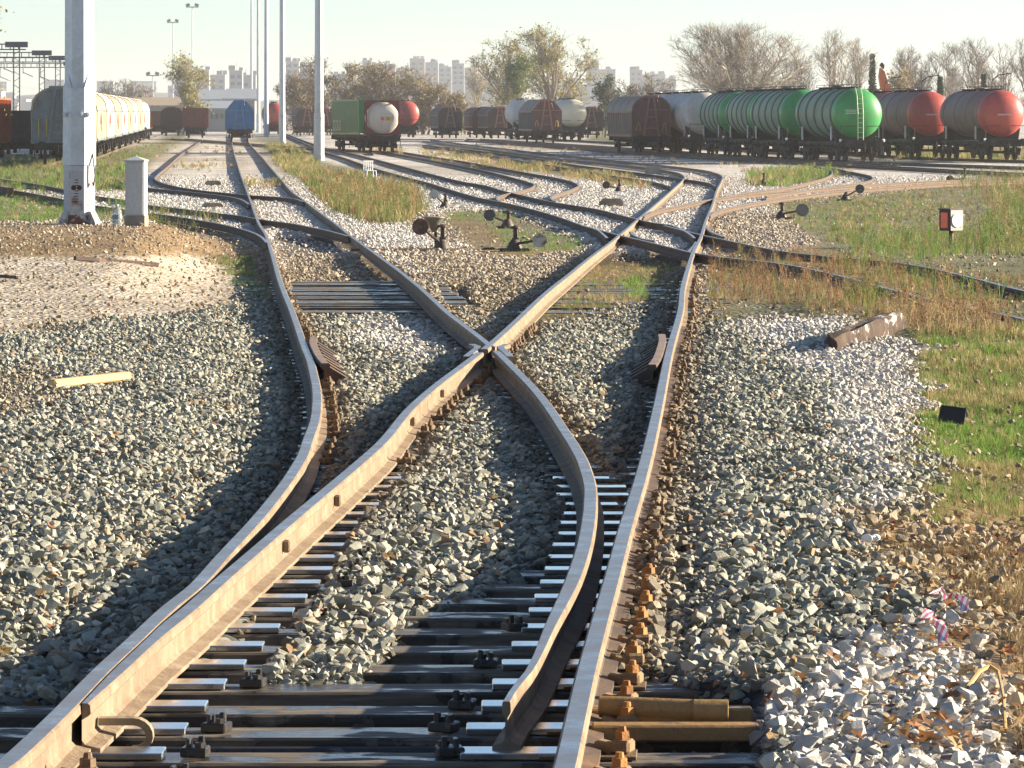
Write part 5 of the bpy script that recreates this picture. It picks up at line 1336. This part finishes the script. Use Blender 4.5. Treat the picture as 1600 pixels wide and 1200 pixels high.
sow([(905,408),(1062,408),(1046,470),(980,480),(880,490),(850,470)], 2200, (.03,.11), [(OLIVE,1.2),(STRAW,.7),(GREEN,.8),(DEAD,.8)])
sow([(975,440),(1010,440),(1010,470),(975,470)], 60, (.12,.22), [(BRIGHT,1)])
sow([(330,402),(395,402),(420,465),(395,470)], 420, (.04,.12), [(BRIGHT,1),(GREEN,1),(STRAW,.5)])
sow([(470,436),(620,432),(690,460),(740,470),(720,440),(560,420)], 260, (.03,.08), [(STRAW,1),(DEAD,1)])
for bx_, by_, n in ((580,228,160),(600,236,140),(705,250,160),(770,257,220),(830,264,260),(860,262,160),(915,275,220),(955,280,160),(985,290,120),(470,208,300),(520,214,200),(690,240,140),(740,246,140),(300,212,120),(300,262,60),(350,236,50),(330,256,40),(412,290,80)):
    sow([(bx_-32,by_-5),(bx_+32,by_-4),(bx_+28,by_+5),(bx_-30,by_+4)], n, (.15,.45), [(STRAW,1.6),(OLIVE,.7),(RUSTY,.4),(GREEN,.3)])
sow([(640,220),(900,245),(1050,258),(1180,262),(1400,262),(1400,254),(1150,248),(900,232),(640,212)], 900, (.12,.35), [(STRAW,1),(OLIVE,1),(RUSTY,.4)])
for zp in Z_BROWN2: sow(zp, 420, (.03,.09), [(DEAD,1.5),(STRAW,1),(OLIVE,.7)])
sow([(690,395),(900,395),(860,430),(760,450),(700,430)], 160, (.06,.2), [(DEAD,1),(RUSTY,1),(OLIVE,.7)], 'w')
for key, nm, lab, pr in (('g', 'grass', 'short green and straw-coloured grass growing in patches over the yard', gpro), ('w', 'weeds', 'tall stalky green and rust-brown weeds growing between the tracks', wpro)):
    A_ = [np.concatenate([q[j] for q in acc[key]]) for j in range(4)]
    print(nm, len(A_[0])); scatter(nm, A_[0], A_[1], A_[2], rng.integers(0, 5, len(A_[0])), A_[3], pr, lab)
# dead leaves
def leaf_mesh(seed):
    r = random.Random(seed); V = []; n = 9
    for k in range(n):
        a = 2*math.pi*k/n; q = 1.0 if k % 2 == 0 else .55
        V.append((q*math.cos(a)*(1.25 if k == 0 else 1), q*math.sin(a), r.uniform(-.1,.45)*abs(math.sin(a))))
    me = bpy.data.meshes.new('leaf'); me.from_pydata([(0,0,0)]+V, [], [(0, k+1, (k+1) % n+1) for k in range(n)]); me.materials.append(M_leaf); return me
M_leaf = instanced_mat('dead leaf', .8, 0, .25, 4)
x = rng.uniform(0, 1600, 420); y = rng.uniform(500, 1195, 420)
k = rng.uniform(0, 1, 420) < np.where(y > 950, .8, .28); x, y = x[k], y[k]
x = np.concatenate([x, rng.uniform(1330, 1620, 170)]); y = np.concatenate([y, rng.uniform(820, 1195, 170)])
X, Y = px_ground(x, y); k = off_rails(X, Y, .09); X, Y = X[k], Y[k]; m_ = len(X)
scatter('fallen_leaves', np.stack([X, Y, gz_full(X, Y)+.05], 1), rng.uniform(-.7, .7, (m_, 3))+np.stack([np.zeros(m_), np.zeros(m_), rng.uniform(0,6.28,m_)], 1), np.repeat(rng.uniform(.014, .038, m_)[:, None], 3, 1), rng.integers(0, 4, m_), np.array([(.36,.17,.07),(.46,.32,.16),(.24,.13,.07),(.38,.26,.13)])[rng.integers(0, 4, m_)], [leaf_mesh(q) for q in range(4)], 'brown dead leaves scattered over the ballast and sleepers')
# ------------------------------------------------------------------ trees
def twig_mat(name, c, transl=0.0):
    m = mat(name, c, .85, tuple(q*.6 for q in c), 1.2)
    return m
M_bark = twig_mat('grey-brown bark', (.34,.29,.24)); M_pale = twig_mat('pale bark', (.48,.43,.36)); M_brownb = twig_mat('brown twigs', (.29,.22,.15))
def leafm(name, c):
    m, t, p, out = nodes_of(name); tc = t.nodes.new('ShaderNodeTexCoord')
    colr = ramp(t, noise(t, tc.outputs['Object'], 1.3, 5, .7), [(.3, tuple(q*.55 for q in c)), (.7, tuple(min(1, q*1.25) for q in c))])
    t.links.new(colr, p.inputs['Base Color']); p.inputs['Roughness'].default_value = .7
    tr = t.nodes.new('ShaderNodeBsdfTranslucent'); t.links.new(colr, tr.inputs['Color']); mx = t.nodes.new('ShaderNodeMixShader'); mx.inputs[0].default_value = .3
    t.links.new(p.outputs[0], mx.inputs[1]); t.links.new(tr.outputs[0], mx.inputs[2]); t.links.new(mx.outputs[0], out.inputs['Surface']); return m
L_yel, L_gre, L_oli, L_dkg, L_brn = leafm('yellow leaves', (.36,.33,.08)), leafm('mid green leaves', (.13,.19,.05)), leafm('olive leaves', (.33,.27,.14)), leafm('dark evergreen leaves', (.05,.085,.045)), leafm('brown leaves', (.33,.22,.12))
def tree(label, px_, d, ytop, halfw, wood, leaf=None, nleaf=0, leafsz=.16, seed=0, trunk=.25, kids=(9,70,700,1600), up=.55, twig=.028, name='bare_tree', cat='tree', stems=1, group=None, low=.25, leaf_side=None):
    r = random.Random(seed); H = (HZ-ytop)/F*d+CAMZ-float(zr(d)); Wd = halfw/F*d
    wd = MB(); V = []; Q = []; tips = []
    C = Vector((0, 0, H*(trunk+(1-trunk)*.5))); er = Vector((Wd, Wd, H*(1-trunk)*.55))
    def inside(p): q = p-C; return (q.x/er.x)**2+(q.y/er.y)**2+(q.z/er.z)**2
    def rib(a, b, w0, w1):
        sd = (b-a).cross(Vector((r.gauss(0,1), r.gauss(0,1), r.gauss(0,1))))
        if sd.length < 1e-6: return
        sd.normalize(); k = len(V); V.extend([a-sd*w0, a+sd*w0, b+sd*w1, b-sd*w1]); Q.append((k,k+1,k+2,k+3))
    def rnd(): return Vector((r.gauss(0,1), r.gauss(0,1), r.gauss(0,1))).normalized()
    sz = max(Wd, H*.5); base_z = H*trunk
    n1, n2, n3, n4 = kids
    prim = []
    for s in range(stems):
        off = Vector((0,0,0)) if stems == 1 else Vector((r.uniform(-Wd*.6, Wd*.6), r.uniform(-Wd*.4, Wd*.4), 0))
        tt = off+Vector((r.gauss(0,.03*H), r.gauss(0,.03*H), base_z)); rad = .022*H if stems == 1 else .014*H
        wd.cyl(off-Vector((0,0,.3)), tt, rad*1.2, rad, 7, False)
        for q in range(n1):
            a = 6.283*(q+r.random()*.8)/n1; el = r.uniform(low, 1.4) if q else 1.5
            dr = Vector((math.cos(a)*math.cos(el), math.sin(a)*math.cos(el), math.sin(el)))
            end = C+Vector((dr.x*er.x, dr.y*er.y, dr.z*er.z*.95))*r.uniform(.6, .85); mid = tt.lerp(end, .45)+Vector((0,0,.10*sz))-Vector((dr.x, dr.y, 0))*.06*sz+rnd()*.05*sz
            pl = [tt]
            for w_ in (.25,.5,.75,1.0): pl.append(tt*(1-w_)**2+mid*2*w_*(1-w_)+end*w_**2+rnd()*.015*sz)
            for w_ in range(4): wd.cyl(pl[w_], pl[w_+1], rad*.5*(1-.2*w_), rad*.5*(1-.2*(w_+1)), 5, False)
            prim.append(pl)
    sec = []
    for q in range(n2):
        pl = r.choice(prim); u_ = r.uniform(.2, 3.95); j = int(u_); st_ = pl[j].lerp(pl[j+1], u_-j)
        dr = (st_-C+Vector((0,0,er.z*.5))).normalized()*.6+rnd()*.75+Vector((0,0,up*.5)); dr.normalize()
        end = st_+dr*sz*r.uniform(.25, .5)
        k_ = 0
        while inside(end) > 1.0 and k_ < 8: end = st_.lerp(end, .82); k_ += 1
        m1 = st_.lerp(end, .35)+rnd()*.03*sz; m2 = st_.lerp(end, .7)+rnd()*.03*sz
        l_ = [st_, m1, m2, end]; sec.append(l_); bw_ = max(.010*sz, twig)*.8
        for w_ in range(3): rib(l_[w_], l_[w_+1], bw_*(1-.25*w_), bw_*(1-.25*(w_+1)))
    tw = []
    for q in range(n3):
        l_ = r.choice(sec); u_ = r.uniform(.3, 2.98); j = int(u_); st_ = l_[j].lerp(l_[j+1], u_-j)
        dr = ((l_[3]-l_[0]).normalized()*.6+rnd()*.65+Vector((0,0,up*.45))).normalized(); L_ = sz*r.uniform(.10, .24); end = st_+dr*L_
        if inside(end) > 1.12: end = st_.lerp(end, .55)
        md_ = st_.lerp(end, .5)+rnd()*L_*.08; rib(st_, md_, twig*.6, twig*.5); rib(md_, end, twig*.5, twig*.3); tw.append((st_, md_, end))
    for q in range(n4):
        a, b, c = r.choice(tw); st_ = a.lerp(c, r.uniform(.25, .95)); dr = ((c-a).normalized()*.7+rnd()*.6+Vector((0,0,up*.3))).normalized(); end = st_+dr*sz*r.uniform(.05, .13); rib(st_, end, twig*.45, twig*.25); tips.append(V[-1]); tips.append(V[-4])
    vz = sorted(v.z for v in V)[int(len(V)*.99)-1]; vx = sorted(abs(v.x) for v in V)[int(len(V)*.985)-1]; kz, kx = H/vz, Wd/max(vx, .1)
    for v in V: v.x *= kx; v.y *= kx; v.z *= kz
    wd.v = [(q[0]*kx, q[1]*kx, q[2]*kz) for q in wd.v]; tips = [Vector((q.x, q.y, q.z)) for q in tips]
    o = thing(name, label, cat, at(px_, d), 0, group)
    wd.build('trunk', wood, o)
    V2 = np.array([tuple(v) for v in V]) if V else np.zeros((0,3)); Q2 = np.array(Q)
    mi = np.zeros(len(Q2), int)
    if leaf is not None and nleaf:
        T = np.array([tuple(v) for v in tips]); g_ = np.random.default_rng(seed+5)
        if leaf_side is not None: T = T[leaf_side(T, Wd, H)]
        T = T[g_.integers(0, len(T), nleaf)]+g_.normal(0, .22, (nleaf, 3))*np.array((1,1,.8))
        a = g_.normal(0, 1, (nleaf, 3)); a /= np.linalg.norm(a, axis=1, keepdims=True); b = np.cross(a, g_.normal(0, 1, (nleaf, 3))); b /= np.linalg.norm(b, axis=1, keepdims=True)
        s = (leafsz*g_.uniform(.5, 1.2, (nleaf, 1)))
        LV = np.stack([T-a*s, T+b*s*.6, T+a*s, T-b*s*.6], 1).reshape(-1, 3); k0 = len(V2)
        V2 = np.concatenate([V2, LV]); Q2 = np.concatenate([Q2, k0+np.arange(nleaf*4).reshape(-1, 4)]); mi = np.concatenate([mi, np.ones(nleaf, int)])
    link('crown', fast_mesh('crown', V2, Q2, [wood] + ([leaf] if leaf is not None else []), mi), o)
    return o
K4 = (10,110,1500,3500)
tree('big round leafless tree behind the green tank wagons', 1148, 470, 43, 100, M_pale, seed=1, trunk=.10, kids=(20,460,6500,17000), up=.8, twig=.026, low=-.05)
tree('yellowing poplar with sparse leaves behind the rust-red open wagon', 285, 640, 91, 36, M_pale, L_yel, 2600, .20, seed=2, trunk=.12, kids=K4, up=.9, twig=.03, leaf_side=lambda T, W_, H_: (T[:,0] > W_*.05) | (T[:,2] > H_*.72), name='poplar_tree')
tree('tall yellow-leaved tree standing behind the cream tank wagon', 862, 620, 47, 66, M_bark, L_yel, 3200, .20, seed=3, trunk=.16, kids=K4, up=.8, twig=.034, name='leafy_tree')
tree('half-bare yellowish tree with a dense green clump beside the tall yellow tree', 795, 630, 62, 52, M_bark, L_yel, 2300, .20, seed=4, trunk=.16, kids=K4, up=.75, twig=.034, name='leafy_tree')
tree('bright green ivy-covered tree among the yellowish trees', 812, 610, 92, 22, M_bark, L_gre, 3200, .18, seed=5, trunk=.3, kids=(9,70,700,1600), name='leafy_tree')
for k, (px_, yt, hw, wdm, lf, nl, d) in enumerate(((492,93,44,M_brownb,L_oli,2200,650),(545,103,48,M_brownb,L_oli,3400,640),(592,102,50,M_brownb,L_oli,4200,630),(640,112,46,M_brownb,L_oli,3400,640),(684,132,40,M_brownb,L_oli,2400,640),(462,118,30,M_brownb,L_brn,900,660),(715,150,26,M_brownb,L_yel,900,640))):
    tree('olive-brown bushy tree %s' % ['behind the slim white mast', 'over the green container', 'over the white tank container', 'over the red tank wagon', 'over the pale-striped dark wagon', 'with brown leaves between two slim masts', 'with yellow tips below the far flats'][k], px_, d, yt, hw, wdm, lf, nl, .17, seed=10+k, trunk=.06, kids=(5,120,1700,4200), up=.5, twig=.042, low=0.0, name='bushy_tree', stems=4, group='bushy trees behind the wagons')
tree('pale thin leafless tree behind the dark rake of covered wagons', 748, 660, 92, 20, M_pale, L_yel, 300, .16, seed=30, trunk=.2, kids=(9,70,700,1600), up=.9, twig=.03)
tree('dark evergreen bush behind the cream tank wagon', 946, 560, 122, 20, M_bark, L_dkg, 2600, .17, seed=31, trunk=.15, kids=(9,70,700,1600), name='evergreen_bush', cat='bush')
for k, (px_, yt, hw) in enumerate(((975,128,26),(1012,118,28),(1045,126,22))):
    tree(['low leafless shrub behind the dark evergreen bush', 'low leafless shrub above the brown round-roofed wagon', 'low leafless shrub beside the big round tree'][k], px_, 540, yt, hw, M_bark, L_oli, 300, .14, seed=40+k, trunk=.08, kids=(9,70,700,1600), up=.5, twig=.035, stems=2, name='bare_shrub', cat='shrub')
for k, (px_, yt, hw, d, lab) in enumerate(((1252,88,32,500,'greyish leafless tree leaning out beside the big round tree'),(1303,50,34,480,'tall white-barked leafless tree behind the green tank end'),(1340,64,30,500,'broad leafless tree beside the tall white-barked one'),(1440,92,30,560,'thin leafless tree over the middle red tank wagon'),(1480,70,34,600,'tall hazy leafless tree behind the small dark conifer'),(1522,62,34,560,'tall hazy leafless tree between the two small conifers'),(1565,74,34,540,'leafless tree over the lettered red tank wagon'),(1604,62,30,520,'leafless tree at the very end of the red tank wagons'),(1418,76,24,620,'slender leafless tree behind the orange boom'))):
    tree(lab, px_, d, yt, hw, M_pale if k in (1,2) else M_bark, seed=50+k, trunk=.12, kids=(8,80,950,2200), up=.95, twig=.027, stems=1)
def conifer(label, px_, d, yt, hw, seed):
    H = (HZ-yt)/F*d+CAMZ-float(zr(d)); Wd = hw/F*d; o = thing('conifer_tree', label, 'tree', at(px_, d)); r = random.Random(seed)
    MB().cyl((0,0,-.2),(0,0,H*.95),.03*H*.5,.01,6).build('trunk', M_bark, o)
    V = []; Q = []
    for _ in range(1500):
        z = r.uniform(.08, 1)**1.15; a = r.uniform(0,6.28); q = Wd*(1-z)*r.uniform(.2,1.15); c = Vector((q*math.cos(a), q*math.sin(a), H*z)); dr = Vector((math.cos(a), math.sin(a), r.uniform(.1,1.0))).normalized()*.35; sd = dr.cross(Vector((r.gauss(0,1),r.gauss(0,1),1))).normalized()*.11
        k = len(V); V += [c-sd, c+sd, c+dr+sd*.3, c+dr-sd*.3]; Q.append((k,k+1,k+2,k+3))
    link('crown', fast_mesh('crown', np.array([tuple(v) for v in V]), np.array(Q), L_dkg), o)
conifer('dark slim conifer behind the bright green tank end', 1363, 500, 86, 8, 1); conifer('small dark conifer above the middle red tank wagon', 1469, 500, 121, 6, 2); conifer('small dark conifer beside the lettered red tank wagon', 1537, 520, 118, 6, 3)
tree('round yellow-green bush beside the orange boom', 1405, 480, 111, 20, M_bark, L_oli, 2200, .17, seed=70, trunk=.1, kids=(9,70,700,1600), name='leafy_bush', cat='bush')
tree('leafy tree with yellowing twigs reaching in over the far gantry', -62, 150, -60, 76, M_bark, L_yel, 2400, .06, seed=71, trunk=.3, kids=(9,70,700,1600), twig=.012, name='leafy_tree')
for k, (px_, yt) in enumerate(((168,128),(200,126),(226,134))): tree(['hazy leafless tree behind the start of the long rake', 'hazy leafless tree behind the middle of the long rake', 'hazy leafless tree behind the tail of the long rake'][k], px_, 900, yt, 22, M_bark, seed=80+k, trunk=.12, kids=(9,70,700,1600), twig=.06)
# ------------------------------------------------------------------ excavator boom, gantries
M_oran2 = mat('orange machine paint', (.55,.15,.04), .5, (.42,.11,.03), 1.5)
ex = thing('excavator', 'orange excavator with its boom raised behind the tank wagons', 'excavator', at(1390, 345), .2)
MB().box((0,0,1.5),(2.6,3.2,1.1),bev=.15).build('engine_house', M_oran2, ex); MB().box((-.7,-1.4,1.9),(1.1,1.4,1.7),bev=.1).build('cab', M_oran2, ex)
for sx in (-1,1): MB().box((sx*1.1,0,.45),(.6,3.8,.85),bev=.3).build('crawler', M_black, ex)
MB().prism([(.1,1.6),(.55,1.6),(.25,3.6),(-.15,5.0),(-.45,6.0),(-.75,6.3),(-.85,5.6),(-.55,3.8)], -.25, .25).build('boom', M_oran2, ex)
MB().prism([(-.78,6.5),(-.5,6.2),(-.45,6.5),(-.62,6.7)], -.18, .18).build('boom_head', M_dkrust, ex)
M_gal = mat('grey gantry steel', (.20,.20,.20), .6, (.13,.13,.13), 2)
for k, (d, yb, xc) in enumerate(((334,70,26),(380,83,65.5),(413,91,90.5),(463,100,112))):
    o = thing('catenary_gantry', 'grey lattice overhead-line gantry, %s behind the orange-red wagon' % ('first','second','third','fourth')[k], 'gantry', at(xc, d), 0, 'overhead-line gantries'); h = (HZ-yb)/F*d+CAMZ-float(zr(d))
    cm = MB()
    for sx in (-.22,.22):
        for sy in (-.15,.15): cm.box((sx,sy,h/2),(.06,.06,h))
    for q in np.arange(.3,h,.5): cm.box((0,-.15,q),(.5,.03,.04),ry=.6 if int(q*2) % 2 else -.6)
    cm.build('column', M_gal, o)
    bm_ = MB()
    for z in (h-.35,h+.05): bm_.box((-6.6,0,z),(14.6,.10,.09))
    for q in np.arange(-13.5,.6,.62): bm_.box((q,0,h-.15),(.07,.05,.4))
    bm_.build('cross_beam', M_gal, o)
    MB().box((0,0,h+.02),(1.7,.3,.42)).build('beam_head', M_gal, o)
    for q in (-3.2,-7.4,-11.6): MB().tube([(q,0,h-.3),(q,0,h-1.4)],.05).tube([(q,0,h-1.3),(q+.9,0,h-1.7)],.04).build('wire_hanger', M_gal, o)
for k in range(3):
    x0 = at(10+k*5, 330).x-k*4.2; tag(MB().cyl((x0, 200, 5.2), (x0-22, 560, 5.2), .018, n=4).build('contact_wire', M_gal), ['contact wire over the orange-red wagon', 'contact wire one track beyond the orange-red wagon', 'contact wire two tracks beyond the orange-red wagon'][k], 'wire')
# ------------------------------------------------------------------ the town behind
M_wall = [mat('pale block %d' % k, c, .8, tuple(q*.85 for q in c), .15) for k, c in enumerate(((.40,.42,.44),(.45,.43,.41),(.36,.39,.42),(.42,.38,.35),(.47,.47,.47)))]
M_win = plain('dark window glass', (.13,.15,.17), .25); M_slab = plain('pale balcony slab', (.48,.48,.47), .8)
win_me = MB().box((0,0,0),(1.7,.12,1.6)).mesh('window', M_win)
def building(label, x0, x1, yt, d, k, rz=0.0, roof=True, name='apartment_building', floors=None):
    w_ = (x1-x0)/F*d; z0 = -.8; h = (HZ-yt)/F*d+CAMZ-z0; o = thing(name, label, 'building', Vector((((x0+x1)/2-800)*d/F, d, z0)), rz)
    dp = min(14, w_)
    MB().box((0,dp/2,h/2),(w_,dp,h)).build('wall', M_wall[k % 5], o)
    fl = floors or max(1, int(h/3.1)); nc = max(2, int(w_/4.0)); vis = [f for f in range(fl) if f*3.1+1.7 > 5]
    for f in vis[-4:]:
        for c in range(nc): link('window', win_me, o, ((c+.5)/nc*w_-w_/2, -.03, f*3.1+1.9))
        for sx in (-1,): MB().box((sx*w_*.12,-.6,f*3.1+.9),(w_*.5,1.2,.16)).build('balcony', M_slab, o)
    MB().box((0,dp/2,h+.2),(w_+.5,dp+.5,.4)).build('roof', M_slab, o)
    r = random.Random(int(x0)+k)
    for _ in range(max(3, int(w_/4.5))):
        a = r.uniform(-.42,.42)*w_; s = r.uniform(1.2,3.2); MB().box((a, r.uniform(1,dp-1), h+.4+s*.35),(s, s, s*.7)).build('roof_hut', M_wall[(k+1) % 5], o)
        b = r.uniform(-.45,.45)*w_; MB().cyl((b,2,h+.4),(b,2,h+2.2+r.uniform(0,2.4)),.07,n=4).build('aerial', M_gal, o)
B = [(302,352,106,1150,0,'pale flats behind the yellowing poplar'),(358,400,107,1050,2,'grey flats with roof huts behind the blue wagon'),(446,489,93,1250,4,'white flats with a stepped top between the slim masts'),(566,596,91,1500,1,'narrow flats over the bushy trees'),(596,640,97,1500,0,'wide low flats over the bushy trees'),(640,664,88,1480,3,'pinkish tower block over the bushy trees'),(664,706,94,1500,4,'white flats beside the pinkish tower block'),(706,745,96,1450,2,'grey flats above the thin pale tree'),(916,936,96,1500,2,'narrow blue-grey tower behind the tall yellow tree'),(936,962,105,1500,1,'cream flats beside the narrow blue-grey tower'),(984,1024,106,1500,2,'blue-grey flats over the low leafless shrubs'),(1024,1056,112,1520,4,'white flats beside the big round tree'),(1480,1506,118,1100,3,'brownish house behind the hazy trees'),(1420,1455,128,1000,1,'low cream house behind the red tank wagons'),(745,800,120,1550,0,'pale flats half hidden by the yellowish trees'),(880,918,122,1550,3,'pinkish flats half hidden by the tall yellow tree'),(520,566,112,1500,2,'grey flats behind the slim white mast')]
parts_ = ['the lower end of ', 'the tall middle of ', 'the stepped end of ']
for x0, x1, yt, d, k, lab in B:
    rr_ = random.Random(int(x0)); n_ = 2 if x1-x0 > 28 else 1
    for q in range(n_):
        xa, xb = x0+(x1-x0)*q/n_, x0+(x1-x0)*(q+1)/n_
        building(lab if n_ == 1 else ('taller ' if q == 0 else 'lower ')+lab, xa+.3, xb-.3, yt+4+(0 if q == 0 else 4+rr_.uniform(0, 4)), d*1.9+q*60, k+q)
M_shed = mat('pale shed roof', (.36,.40,.43), .6, (.30,.34,.37), .5); M_shedw = mat('shed wall', (.30,.32,.32), .7, (.24,.25,.25), .5)
def shed(label, x0, x1, yt, d, mr, mw):
    w_ = (x1-x0)/F*d; z0 = -.8; h = (HZ-yt)/F*d+CAMZ-z0; o = thing('shed', label, 'shed', Vector((((x0+x1)/2-800)*d/F, d, z0)))
    MB().box((0,9,h*.36),(w_,18,h*.72)).build('wall', mw, o)
    MB().prism([(-1,h*.72),(19,h*.72),(19,h*.76),(9,h),(-1,h*.76)], -w_/2-.5, w_/2+.5, ax='X').build('roof', mr, o)
    for q in np.linspace(-.45,.45,9): MB().box((q*w_,-.05,h*.5),(w_*.06,.12,h*.16)).build('window', M_win, o)
shed('long pale-roofed shed behind the blue wagon', 296, 366, 157, 760, M_shed, M_shedw); shed('greenish glazed hall behind the yellowing poplar', 310, 360, 140, 900, M_shed, M_shedw); shed('grey shed with a flat gable beside the slim masts', 352, 398, 138, 820, M_shed, M_shedw); shed('low tan-roofed shed behind the tail of the long rake', 150, 300, 152, 820, mat('tan roof', (.45,.36,.24), .8), M_shedw)
# hillside town, far off
hv = []; hq = []; nx_ = 60
for k in range(nx_+1):
    x = -1300+k*26.0; u_ = k/nx_
    for j in range(6):
        yy = 3300+j*130; hh = (smooth(np.array(j/4.0))*(26+7*math.sin(u_*9)+5*math.sin(u_*23))*(1-smooth(np.array((u_-.55)/.45)))); hv.append((x, yy, -1.2+float(hh)))
for k in range(nx_):
    for j in range(5): a = k*6+j; hq.append((a, a+6, a+7, a+1))
hm = mat('hazy hillside', (.16,.17,.12), .95, (.11,.12,.08), .01)
tag(link('hill', fast_mesh('hill', np.array(hv), np.array(hq), hm, smooth_=True)), 'low hill with houses far behind the yard', 'hill', None, 'structure')
hr = random.Random(4)
for k in range(46):
    x_px = hr.uniform(-20, 330); d = hr.uniform(3330, 3750); u_ = ((x_px-800)*d/F+1300)/26/nx_; jj = (d-3300)/130
    zz = -1.2+float(smooth(np.array(jj/4.0))*(26+7*math.sin(u_*9)+5*math.sin(u_*23))*(1-smooth(np.array((u_-.55)/.45))))-1
    w_, h_ = hr.uniform(9, 20), hr.uniform(7, 14); o = thing('hillside_house', 'small pale house among the hazy houses on the far hill', 'house', Vector(((x_px-800)*d/F, d, zz)), hr.uniform(-.3,.3), 'houses on the far hill')
    MB().box((0,0,h_/2),(w_,10,h_)).build('wall', M_wall[k % 5], o); MB().box((0,0,h_+.25),(w_+.6,10.6,.5)).build('roof', M_wall[3] if k % 3 == 0 else M_slab, o)
# ------------------------------------------------------------------ haze
hm_, t, p, out = nodes_of('haze air'); t.nodes.remove(p)
pv = t.nodes.new('ShaderNodeVolumePrincipled'); pv.inputs['Color'].default_value = (.93,.96,1.0,1); pv.inputs['Density'].default_value = .00014; pv.inputs['Anisotropy'].default_value = .3
t.links.new(pv.outputs[0], out.inputs['Volume'])
hz_o = MB().box((0, 2650, 26), (4400, 5800, 64)).build('haze', hm_); tag(hz_o, 'pale winter haze lying over the yard and town', 'haze', None, 'stuff')
